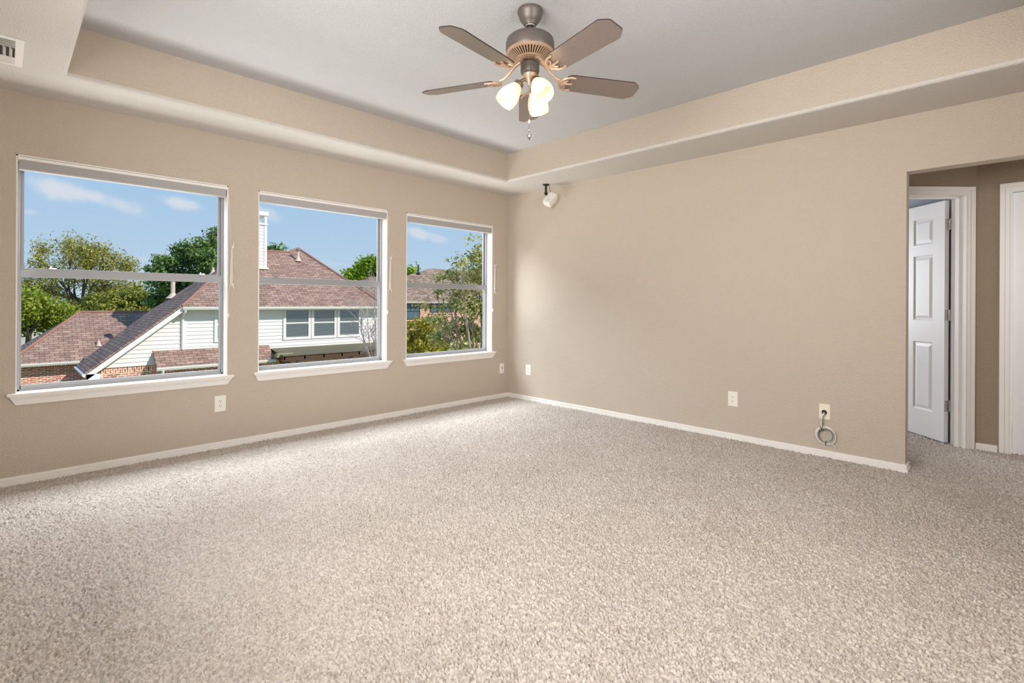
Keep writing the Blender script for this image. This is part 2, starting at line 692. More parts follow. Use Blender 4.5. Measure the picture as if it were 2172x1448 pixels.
# ---- carpet: real pile relief
def carpet():
    def grid(x0, x1, y0, y1, d, cell):
        nx, ny = int((x1 - x0) / d) + 1, int((y1 - y0) / d) + 1
        xs = np.linspace(x0, x1, nx)
        ys = np.linspace(y0, y1, ny)
        X, Y = np.meshgrid(xs, ys)
        gx, gy = X / cell, Y / cell
        ix, iy = np.floor(gx).astype(np.int64), np.floor(gy).astype(np.int64)
        best = np.full(X.shape, 9.0)
        tone = np.zeros(X.shape)
        second = np.full(X.shape, 9.0)

        def hsh(a, b, s):
            h = (a * 374761393 + b * 668265263 + s * 974634541) & 0x7FFFFFFF
            h = ((h ^ (h >> 13)) * 1274126177) & 0x7FFFFFFF
            return ((h ^ (h >> 16)) & 0xFFFFF) / float(0xFFFFF)
        for ox in (-1, 0, 1):
            for oy in (-1, 0, 1):
                cx, cy = ix + ox, iy + oy
                jx, jy = hsh(cx, cy, 1), hsh(cx, cy, 2)
                dx, dy = gx - (cx + jx), gy - (cy + jy)
                # tufts lean, so each is a little elongated in its own direction
                an = hsh(cx, cy, 3) * 3.14159
                ca, sa = np.cos(an), np.sin(an)
                p, q = dx * ca + dy * sa, -dx * sa + dy * ca
                dd = np.sqrt((p * 0.75) ** 2 + (q * 1.2) ** 2)
                hh = hsh(cx, cy, 4)
                nearer = dd < best
                second = np.where(nearer, best, np.minimum(second, dd))
                tone = np.where(nearer, hh, tone)
                best = np.where(nearer, dd, best)
        edge = np.clip((second - best) * 2.2, 0, 1)
        Z = 0.0150 * np.sqrt(edge) + 0.0085 * (tone - 0.5) + 0.003 * (rng.random(X.shape) - 0.5)
        Z *= 0.90 + 0.25 * (0.5 + 0.5 * np.sin(X * 5.1 + 1.7 * np.sin(Y * 3.3)) * np.sin(Y * 4.3 + 1.3 * np.sin(X * 2.9)))
        X = X + 0.0022 * (rng.random(X.shape) - 0.5)
        Y = Y + 0.0022 * (rng.random(X.shape) - 0.5)
        V = np.stack([X, Y, Z - 0.010], -1).reshape(-1, 3)
        i = np.arange(ny * nx).reshape(ny, nx)
        Q = np.stack([i[:-1, :-1], i[:-1, 1:], i[1:, 1:], i[1:, :-1]], -1).reshape(-1, 4)
        return V, Q
    V1, Q1 = grid(0.0, XR, YN, 0.0, 0.0040, 0.0115)
    V2, Q2 = grid(3.0, 5.5, 0.0, 2.3, 0.0042, 0.0115)
    o = np_mesh('floor', np.vstack([V1, V2]), np.vstack([Q1, Q2 + len(V1)]), m_carpet, smooth=True)
    struct(o, 'beige textured cut pile carpet covering the whole floor', 'carpet')
    b = MB().box(-0.15, YN - 0.15, -0.30, 6.0, 5.0, -0.02).build('floor_slab', m_road)
    struct(b, 'floor slab hidden under the beige carpet', 'floor')


carpet()

# ---- window wall
w = MB()
ys = [YN - 0.15] + [y for p in WINS for y in p] + [0.12]
for i in range(0, len(ys), 2):
    w.box(-0.15, ys[i], -0.02, 0.0, ys[i + 1], 3.0)
for (a, b) in WINS:
    w.box(-0.15, a, -0.02, 0.0, b, WZ0)
    w.box(-0.15, a, WZ1, 0.0, b, 3.0)
struct(w.build('wall_left', m_wall), 'tan textured wall pierced by the three windows', 'wall')

# ---- right wall with the hall opening
OX0, OX1, OZ = 3.865, 4.93, 2.055
w = MB()
w.box(0.0, 0.0, -0.02, OX0, 0.115, 3.0)
w.box(OX0, 0.0, OZ, OX1, 0.115, 3.0)
w.box(OX1, 0.0, -0.02, XR + 0.9, 0.115, 3.0)
struct(w.build('wall_right', m_wall), 'tan textured wall with the cased hall opening at its end', 'wall')
# ---- walls behind the photographer, with unseen openings added to let fill light in
w = MB()
w.box(XR, YN - 0.15, -0.02, XR + 0.12, -4.2, 3.0)
w.box(XR, -1.6, -0.02, XR + 0.12, 0.0, 3.0)
w.box(XR, -4.2, 2.35, XR + 0.12, -1.6, 3.0)
w.box(XR, -4.2, -0.02, XR + 0.12, -1.6, 1.1)
struct(w.build('wall_rear', m_wall), 'tan wall opposite the windows, behind the photographer', 'wall')
w = MB()
w.box(0.0, YN - 0.12, -0.02, 2.2, YN, 3.0)
w.box(4.35, YN - 0.12, -0.02, XR, YN, 3.0)
w.box(2.2, YN - 0.12, 2.25, 4.35, YN, 3.0)
w.box(2.2, YN - 0.12, -0.02, 4.35, YN, 1.15)
struct(w.build('wall_near', m_wall), 'tan wall beside the photographer, facing the right wall', 'wall')


w = MB()  # closed box added out of view to keep sun from the rear opening
lx0, lx1, ly0, ly1 = XR + 0.12, XR + 2.6, -4.6, -1.2
w.poly([(lx1, ly0, -.02), (lx1, ly1, -.02), (lx1, ly1, 2.5), (lx1, ly0, 2.5)])
w.poly([(lx0, ly0, -.02), (lx1, ly0, -.02), (lx1, ly0, 2.5), (lx0, ly0, 2.5)])
w.poly([(lx0, ly1, -.02), (lx1, ly1, -.02), (lx1, ly1, 2.5), (lx0, ly1, 2.5)])
w.poly([(lx0, ly0, 2.5), (lx1, ly0, 2.5), (lx1, ly1, 2.5), (lx0, ly1, 2.5)])
w.poly([(lx0, ly0, -.02), (lx1, ly0, -.02), (lx1, ly1, -.02), (lx0, ly1, -.02)])
struct(w.build('wall_sun_block', m_wall), 'unseen tan box added beyond the rear opening to block the sun', 'wall')


# ---- tray ceiling
def ceiling():
    bx0, bx1, by0, by1 = -0.010, 5.042, -4.625, -0.010
    prof = [(-0.20, H)]
    r, o1 = 0.022, 0.525
    prof += [(o1 - r, H)]
    for k in range(1, 7):
        a = k / 6 * math.pi / 2
        prof.append((o1 - r + r * math.sin(a), H + r - r * math.cos(a)))
    prof += [(o1, HT)]
    m = MB()
    rings = [[(bx0 + o, by0 + o, z), (bx1 - o, by0 + o, z), (bx1 - o, by1 - o, z), (bx0 + o, by1 - o, z)] for (o, z) in prof]
    for i in range(len(rings) - 1):
        mi = 1 if i == len(rings) - 2 else 2
        for k in range(4):
            m.poly([rings[i][k], rings[i][(k + 1) % 4], rings[i + 1][(k + 1) % 4], rings[i + 1][k]], mi)
    m.poly(rings[-1], 0)
    m.poly([(x, y, 3.0) for (x, y) in ((-0.2, -4.85), (6, -4.85), (6, 0.2), (-0.2, 0.2))])
    o = m.build('ceiling', [m_ceil, m_wall, m_soff])
    struct(o, 'white tray ceiling with a lowered white soffit and tan step', 'ceiling')


ceiling()


# ---- baseboards
def base_profile(t):
    return [(0.0, -0.005), (0.0, 0.052), (0.008, 0.052), (0.011, 0.047), (0.011, 0.034), (0.005, 0.031), (0.005, 0.027), (0.016, 0.023), (0.016, -0.005)]


def baseboard(name, p0, p1, nrm, label, parent=None):
    p0, p1, nrm = (np.array(list(p) + [0.0]) for p in (p0, p1, nrm))
    ring = [p0 + nrm * a + UP * z for a, z in base_profile(0)]
    o = MB().prism(ring, p1 - p0).build(name, m_trim, parent)
    return struct(o, label, 'baseboard')


baseboard('baseboard_left', (0, YN), (0, 0.0), (1, 0), 'white baseboard along the window wall')
baseboard('baseboard_right', (0, 0), (OX0, 0), (0, -1), 'white baseboard along the right wall')
baseboard('baseboard_end', (OX0, -0.0165), (OX0, 0.115), (1, 0), 'short white baseboard return at the hall opening')


# ---- windows
def window(idx, y0, y1, label, sash_light=True):
    cy = (y0 + y1) / 2
    w = thing('window_%d' % idx, (-0.07, cy, WZ0), label, 'window', kind='structure')
    # painted return lining the opening
    t = 0.008
    m = MB()
    m.box(-0.14, y0, WZ0, 0.002, y0 + t, WZ1)
    m.box(-0.14, y1 - t, WZ0, 0.002, y1, WZ1)
    m.box(-0.14, y0, WZ1 - t, 0.002, y1, WZ1)
    m.build('window_return', m_trim, w)
    a, b = y0 + t, y1 - t
    zt, zb = WZ1 - t, 0.567
    # outer aluminium frame
    fx0, fx1 = -0.140, -0.088
    m = MB()
    m.box(fx0, a, zb, fx1, a + 0.014, zt)
    m.box(fx0, b - 0.014, zb, fx1, b, zt)
    m.box(fx0, a, zt - 0.03, fx1, b, zt)
    m.box(fx0, a, zb, fx1, b, zb + 0.012)
    m.box(-0.140, a + 0.014, zb, -0.120, a + 0.020, zt)
    m.box(-0.140, b - 0.020, zb, -0.120, b - 0.014, zt)
    m.build('window_frame', m_alu, w, bevel=0.0015)
    ZR0, ZR1 = 1.294, 1.352
    # fixed upper light
    m = MB()
    ua, ub = a + 0.014, b - 0.014
    m.box(-0.138, ua, 1.325, -0.118, ua + 0.018, zt - 0.03)
    m.box(-0.138, ub - 0.018, 1.325, -0.118, ub, zt - 0.03)
    m.box(-0.138, ua, zt - 0.055, -0.118, ub, zt - 0.03)
    m.box(-0.138, ua, 1.325, -0.118, ub, 1.350)
    up = m.build('upper_sash', m_alu, w, bevel=0.0015)
    MB().box(-0.130, ua + 0.018, 1.35, -0.127, ub - 0.018, zt - 0.055).build('pane', m_glass, up)
    # sliding lower sash
    m = MB()
    la, lb = a + 0.004, b - 0.004
    m.box(-0.114, la, zb + 0.012, -0.092, la + 0.016, ZR0)
    m.box(-0.114, lb - 0.016, zb + 0.012, -0.092, lb, ZR0)
    m.box(-0.114, la, zb + 0.010, -0.092, lb, zb + 0.036)
    m.box(-0.114, la, ZR0, -0.090, lb, ZR1 - 0.012)
    m.box(-0.118, la, ZR1 - 0.012, -0.100, lb, ZR1)
    lo = m.build('lower_sash', m_alu, w, bevel=0.0015)
    MB().box(-0.105, la + 0.016, zb + 0.036, -0.102, lb - 0.016, ZR0).build('pane', m_glass, lo)
    # two little tilt latches on the meeting rail
    for ly in (y0 + 0.16, y1 - 0.17):
        m = MB().box(-0.116, ly, ZR1, -0.100, ly + 0.035, ZR1 + 0.006)
        m.box(-0.112, ly + 0.004, ZR1 + 0.006, -0.104, ly + 0.010, ZR1 + 0.016)
        m.build('sash_latch', m_chrome, lo)
    # stool and apron
    m = MB().box(-0.092, y0, 0.549, 0.0, y1, 0.567)
    m.box(0.0, y0 - 0.038, 0.549, 0.034, y1 + 0.044, 0.567)
    m.build('window_sill', m_trim, w, bevel=0.004)
    pr = [(0.0, 0.549), (0.029, 0.549), (0.029, 0.543), (0.020, 0.528), (0.014, 0.508), (0.012, 0.494), (0.0, 0.494)]
    m = MB()
    n = len(pr)
    tp = lambda z: (z - 0.494) / 0.055
    vs = [(x, y0 - 0.030 * tp(z) + 0.002, z) for x, z in pr] + [(x, y1 + 0.036 * tp(z) - 0.002, z) for x, z in pr]
    fs = [tuple(range(n)), tuple(range(2 * n - 1, n - 1, -1))] + [(i, n + i, n + (i + 1) % n, (i + 1) % n) for i in range(n)]
    m.faces(vs, fs)
    m.build('sill_apron', m_trim, w)
    return w


window(1, *WINS[0], 'large single hung window nearest the camera, view of trees and gable')
window(2, *WINS[1], 'middle single hung window facing a white sided house')
window(3, *WINS[2], 'single hung window beside the room corner, filled by leafy tree')


# ---- raised blinds, one in each window head
def blind(y0, y1, where, k):
    label = 'raised white blind in the head of the ' + where
    w = thing('window_blind', (-0.03, (y0 + y1) / 2, 1.962), label, 'blind', 'raised blinds at the window heads')
    m = MB().box(-0.055, y0 + 0.010, 2.022, 0.004, y1 - 0.010, 2.042)
    m.build('headrail', m_trim, w, bevel=0.003)
    m = MB()
    for i in range(7):
        z = 1.978 + i * 0.0063
        m.box(-0.052 + 0.001 * (i % 2), y0 + 0.014, z, -0.004 - 0.001 * (i % 2), y1 - 0.014, z + 0.0056)
    m.build('slat_stack', m_blind, w)
    MB().box(-0.053, y0 + 0.013, 1.962, -0.003, y1 - 0.013, 1.977).build('bottom_rail', m_blind, w, bevel=0.002)
    for yy in (y0 + 0.009, y1 - 0.017):
        MB().box(-0.056, yy, 2.018, 0.008, yy + 0.008, 2.046).build('end_bracket', m_trim, w)
    yc = y1 + 0.006
    zt = 1.02 + 0.01 * k
    pts = [(0.008, y1 - 0.014, 2.03), (0.009, y1 + 0.002, 1.985), (0.010, yc, 1.9), (0.010, yc + 0.010, 1.595)]
    for i in range(3):
        s = 0.006 + 0.004 * i
        pts += [(0.018, yc + 0.010 + s, 1.555), (0.019, yc + 0.010 + s, 1.30), (0.016, yc + 0.014, 1.268),
                (0.018, yc + 0.012 - 0.002 * i, 1.30), (0.018, yc + 0.012, 1.555)]
    pts += [(0.016, yc + 0.006, 1.28), (0.008, yc - 0.002, 1.2), (0.008, yc - 0.004, zt + 0.03)]
    c = MB().tube(pts, 0.0013, 5).build('lift_cord', m_plastic, w)
    MB().lathe([(0.002, 0.034), (0.006, 0.028), (0.008, 0.012), (0.007, 0.0), (0.0, -0.001)], (0.009, yc - 0.004, zt), n=12).build('tassel', m_plastic, c, smooth=True)
    # cleat on the wall
    cl = thing('cord_cleat', (0.0, yc + 0.012, 1.26), 'small white cord cleat on the wall right of the ' + where, 'cleat', 'cord cleats beside the windows')
    for z, s in ((1.575, 1), (1.275, -1)):
        m = MB().box(0.0, yc + 0.020, z - 0.012, 0.010, yc + 0.034, z + 0.012)
        m.tube([(0.008, yc + 0.027, z), (0.020, yc + 0.028, z + 0.012 * s), (0.024, yc + 0.032, z + 0.030 * s)], [0.004, 0.004, 0.003], 6)
        m.build('hook', m_plastic, cl)


blind(*WINS[0], 'window nearest the camera', 0)
blind(*WINS[1], 'middle window', 1)
blind(*WINS[2], 'window beside the corner', 2)


# ---- wall plates
def plate_frame(o, side, up, nrm):
    """local frame: o centre on the wall, side/up in the wall, nrm into the room"""
    o, side, up, nrm = (np.array(x, float) for x in (o, side, up, nrm))
    return lambda s, u, n: o + side * s + up * u + nrm * n


def plate_mesh(P, w, h, t=0.006, c=0.004):
    m = MB()
    b = [P(-w, -h, 0), P(w, -h, 0), P(w, h, 0), P(-w, h, 0)]
    k = [P(-w, -h, t * .5), P(w, -h, t * .5), P(w, h, t * .5), P(-w, h, t * .5)]
    f = [P(-w + c, -h + c, t), P(w - c, -h + c, t), P(w - c, h - c, t), P(-w + c, h - c, t)]
    m.faces(b + k + f, [(3, 2, 1, 0), (8, 9, 10, 11)] + [(i, (i + 1) % 4, 4 + (i + 1) % 4, 4 + i) for i in range(4)]
            + [(4 + i, 4 + (i + 1) % 4, 8 + (i + 1) % 4, 8 + i) for i in range(4)])
    return m


def outlet(o, side, nrm, label):
    P = plate_frame(o, side, UP, nrm)
    t = thing('wall_outlet', o, label, 'outlet', 'duplex outlets on the walls')
    plate_mesh(P, 0.040, 0.062).build('cover_plate', m_plastic, t)
    for u in (0.0195, -0.0195):
        ring = []
        for k in range(20):
            a = 2 * math.pi * k / 20
            ring.append(P(0.0168 * math.cos(a), u + max(-0.0125, min(0.0125, 0.0168 * math.sin(a))), 0.0058))
        r = MB().prism(ring, np.array(nrm) * 0.0022).build('receptacle', m_plastic, t)
        m = MB()
        for s in (-0.0062, 0.0062):
            m.obox(P(s - 0.0013, u - 0.001, 0.0078), np.array(side) * 0.0026, UP * 0.0085, np.array(nrm) * 0.0006)
        ring = [P(0.0026 * math.cos(a), u - 0.0075 + 0.0030 * math.sin(a), 0.0078) for a in np.linspace(0, 2 * math.pi, 11)[:-1]]
        m.prism(ring, np.array(nrm) * 0.0006)
        m.build('slot', m_dark, r)
    MB().lathe([(0.003, 0.0), (0.003, 0.001), (0.0, 0.0014)], P(0, 0, 0.006), nrm, 10).build('screw', m_plastic, t)


outlet((0.0, -3.156, 0.347), (0, 1, 0), (1, 0, 0), 'white duplex outlet on the window wall, below the window nearest the camera')
outlet((0.341, 0.0, 0.357), (1, 0, 0), (0, -1, 0), 'white duplex outlet on the right wall, beside the room corner')
outlet((2.704, 0.0, 0.342), (1, 0, 0), (0, -1, 0), 'white duplex outlet on the right wall, nearer the coiled cable')

P = plate_frame((0.0, -0.106, 0.354), (0, 1, 0), UP, (1, 0, 0))
t = thing('coax_plate', (0.0, -0.106, 0.354), 'white coax wall plate below the corner window, with one dark jack', 'wall plate')
plate_mesh(P, 0.036, 0.060).build('cover_plate', m_plastic, t)
MB().lathe([(0.0065, 0.0), (0.0065, 0.008), (0.004, 0.010), (0.0, 0.010)], P(0, 0.004, 0.005), (1, 0, 0), 10).build('coax_jack', m_dark, t)

P = plate_frame((3.382, 0.0, 0.340), (1, 0, 0), UP, (0, -1, 0))
t = thing('cable_plate', (3.382, 0.0, 0.340), 'ivory pass-through wall plate that the coiled cable leaves', 'wall plate')
m = MB()
W_, H_, cx_, cz_, rr = 0.0375, 0.058, 0.0, -0.004, 0.0185
ringo, ringi = [], []
K = 32
for k in range(K):
    a = 2 * math.pi * k / K
    c, s = math.cos(a), math.sin(a)
    sc = min(W_ / abs(c) if abs(c) > 1e-6 else 9, H_ / abs(s) if abs(s) > 1e-6 else 9)
    ringo.append((c * sc, s * sc))
    ringi.append((cx_ + rr * c, cz_ + rr * s))
vs = [P(a, b, 0.0) for a, b in ringo] + [P(a * 0.93, b * 0.95, 0.006) for a, b in ringo] + [P(a, b, 0.006) for a, b in ringi] + [P(a, b, 0.0) for a, b in ringi]
fs = []
for j in range(3):
    fs += [(j * K + k, j * K + (k + 1) % K, (j + 1) * K + (k + 1) % K, (j + 1) * K + k) for k in range(K)]
m.faces(vs, fs)
m.build('cover_plate', m_ivory, t)
MB().lathe([(0.0185, 0.0), (0.0215, 0.006), (0.0235, 0.009), (0.0235, 0.012), (0.0185, 0.012), (0.0180, 0.0)], P(0, -0.004, 0.0), (0, -1, 0), 28).build('grommet', m_ivory, t, smooth=True)
MB().lathe([(0.0, 0.0012), (0.0185, 0.0012)], P(0, -0.004, 0.0), (0, -1, 0), 24).build('hole', m_dark, t)
MB().lathe([(0.0025, 0.0), (0.0025, 0.001), (0.0, 0.0014)], P(0, 0.042, 0.006), (0, -1, 0), 10).build('screw', m_ivory, t)


def cable_coil():
    c = np.array([3.396, -0.020, 0.168])
    t = thing('cable_coil', (3.396, -0.02, 0.098), 'coiled grey and white cable hanging from the ivory plate, tied twice', 'cable')
    tilt = 0.10
    A = np.array([math.cos(0.35), 0.12, -math.sin(0.35) * 0.3])

    def P(a, r, n):
        return c + np.array([r * math.cos(a) * 1.0, -0.004 + n, r * math.sin(a) * 0.97]) + np.array([0, -tilt * r * math.sin(a) * 0.6, 0])

    specs = [(m_plastic, 'white_cable', 0.0034, 0.066, 2.0), (m_cable, 'grey_cable', 0.0034, 0.058, 2.2), (m_cable2, 'dark_cable', 0.003, 0.051, 1.3)]
    for j, (mt, nm, r, R, turns) in enumerate(specs):
        pts = []
        h0 = np.array([3.378 + 0.006 * j, -0.006, 0.334])
        pts += [h0, h0 + (0.002, -0.022, -0.006), h0 + (-0.004 - 0.004 * j, -0.030, -0.030), h0 + (-0.010 - 0.003 * j, -0.026, -0.060), h0 + (-0.014, -0.020, -0.088)]
        n = int(40 * turns)
        for k in range(n + 1):
            a = 2.0 + k / 40 * 2 * math.pi
            pts.append(P(a, R + 0.0035 * math.sin(k * 0.37 + j) - 0.003 * k / n, 0.006 * math.sin(k * 0.23 + 2 * j) - 0.004 * j))
        e = pts[-1]
        if j < 2:
            a_end = -1.1
            n2 = 14
            a0 = 2.0 + n / 40 * 2 * math.pi
            a1 = a0 + ((a_end - a0) % (2 * math.pi))
            for k in range(1, n2 + 1):
                pts.append(P(a0 + (a1 - a0) * k / n2, R, -0.004 * j))
            e = pts[-1]
            pts += [e + (0.018, -0.002, -0.006 - 0.006 * j), e + (0.034 + 0.01 * j, -0.004, -0.020 - 0.004 * j)]
        MB().tube(pts, r, 8).build(nm, mt, t, smooth=True)
    for a, hl in ((2.05, 0.013), (-1.55, 0.013)):
        m = MB()
        q = P(a, 0.0585, -0.003)
        rad = np.array([math.cos(a), 0, math.sin(a)])
        pts = [q + rad * hl * math.cos(b) + np.array([0, 1, 0]) * 0.011 * math.sin(b) for b in np.linspace(0, 2 * math.pi, 17)]
        m.tube(pts, 0.0022, 6, caps=False)
        m.build('cable_tie', m_black, t)


cable_coil()


# ---- ceiling register
def register():
    x0, x1, y0, y1, z = 0.486, 0.892, -4.50, -4.287, H
    t = thing('ceiling_vent', ((x0 + x1) / 2, (y0 + y1) / 2, z), 'white air register in the soffit above the nearest window', 'vent')
    fr = 0.032
    m = MB()
    m.box(x0, y0, z - 0.006, x1, y0 + fr, z)
    m.box(x0, y1 - fr, z - 0.006, x1, y1, z)
    m.box(x0, y0 + fr, z - 0.006, x0 + fr, y1 - fr, z)
    m.box(x1 - fr, y0 + fr, z - 0.006, x1, y1 - fr, z)
    m.build('register_frame', m_trim, t, bevel=0.002)
    MB().box(x0 + fr, y0 + fr, z - 0.0006, x1 - fr, y1 - fr, z - 0.0002).build('duct_backing', m_dark, t)
    # outer banks of slats run across, the centre bank runs along
    def slat(xa, ya, xb, yb, lean):
        d = np.array([xb - xa, yb - ya, 0.0])
        n = np.array([lean[0], lean[1], 0.0])
        MB().obox((xa, ya, z - 0.002), d, n * 0.010 + UP * -0.009, n * 0.0012 + UP * 0.0009).build('slat', m_trim, t)
    for i in range(6):
        xx = x0 + fr + 0.012 + i * 0.016
        slat(xx, y0 + fr, xx, y1 - fr, (-1, 0))
        xx = x1 - fr - 0.012 - i * 0.016
        slat(xx, y0 + fr, xx, y1 - fr, (1, 0))
    for i in range(6):
        yy = y0 + fr + 0.008 + i * 0.024
        slat(x0 + fr + 0.106, yy, x1 - fr - 0.106, yy, (0, 1))


register()


# ---- small speaker hanging from a black bracket
def speaker():
    b = np.array([0.743, -0.165, H])
    t = thing('surround_speaker', b, 'small white surround speaker tilted on a black ceiling bracket near the corner', 'speaker')
    MB().lathe([(0.0, 0.0), (0.036, 0.0), (0.036, -0.006), (0.030, -0.011), (0.012, -0.012)], b, (0, 0, 1), 20).build('mount_base', m_black, t, smooth=True)
    MB().tube([b + (0, 0, -0.008), b + (0, 0, -0.092)], 0.012, 10).build('mount_stem', m_black, t)
    q = b + RT * 0.006 + UP * -0.112
    m = MB().lathe([(0.0, 0.020), (0.013, 0.016), (0.019, 0.006), (0.019, -0.006), (0.013, -0.016), (0.0, -0.020)], b + (0, 0, -0.100), RT, 14)
    m.tube([b + (0, 0, -0.100), b + RT * 0.034 + UP * -0.138], [0.011, 0.009], 8)
    m.build('swivel_joint', m_black, t, smooth=True)
    # body: long axis hangs down and to the window side, face turned to the room
    V = lambda r, u, f: RT * r + UP * u + FWD * f
    Lx = V(-0.60, -0.74, -0.30)
    Lx /= np.linalg.norm(Lx)
    Nf = V(-0.52, 0.10, -0.85)
    Nf = Nf - Lx * np.dot(Nf, Lx)
    Nf /= np.linalg.norm(Nf)
    S = np.cross(Lx, Nf)
    c = b + RT * 0.052 - UP * 0.178 - FWD * 0.01
    hl, hs, hn = 0.078, 0.050, 0.046

    def ring(k, s, e, rr=0.014, n=4):
        out = []
        for (sa, sb) in ((1, 1), (-1, 1), (-1, -1), (1, -1)):
            for i in range(n + 1):
                a0 = {(1, 1): 0, (-1, 1): 90, (-1, -1): 180, (1, -1): 270}[(sa, sb)]
                a = math.radians(a0 + 90 * i / n)
                out.append(c + Nf * k + Lx * (sa * (hl * s - rr) + rr * math.cos(a)) + S * (sb * (hs * s - rr) + rr * math.sin(a)))
        return out
    lev = [(-hn, 0.72), (-hn * 0.6, 0.92), (0.0, 1.0), (hn * 0.72, 1.0), (hn * 0.95, 0.965)]
    rings = [ring(k, s, 0) for k, s in lev]
    n = len(rings[0])
    m = MB()
    vs = [p for r in rings for p in r]
    fs = [(i * n + k, i * n + (k + 1) % n, (i + 1) * n + (k + 1) % n, (i + 1) * n + k) for i in range(len(rings) - 1) for k in range(n)]
    fs += [tuple(range(n - 1, -1, -1)), tuple(range((len(rings) - 1) * n, len(rings) * n))]
    m.faces(vs, fs)
    body = m.build('cabinet', m_plastic, t, smooth=True)
    r0, r1 = ring(hn * 0.95, 0.93, 0), ring(hn * 1.10, 0.90, 0)
    MB().faces(r0 + r1, [tuple(range(n, 2 * n))] + [(k, (k + 1) % n, n + (k + 1) % n, n + k) for k in range(n)]).build('grille', m_trim, body)
    MB().obox(c + Nf * hn * 1.11 + Lx * 0.030 - S * 0.018, Lx * 0.004, S * 0.030, Nf * 0.0008).build('badge', m_fan, body)
    MB().obox(c + S * hs * 0.99 + Lx * 0.040 - Nf * 0.012, Lx * 0.016, Nf * 0.012, S * 0.002).build('port', m_dark, body)
    MB().tube([b + RT * 0.030 + (0, 0, -0.004), b + RT * 0.040 - UP * 0.04, b + RT * 0.056 - UP * 0.10], 0.0022, 6).build('speaker_wire', m_black, t)
    MB().tube([b + RT * 0.030 + (0, 0, -0.003), b + (0.16, 0.02, -0.003), b + (0.45, 0.05, -0.003)], 0.0016, 5).build('ceiling_wire', m_cable, t)


speaker()


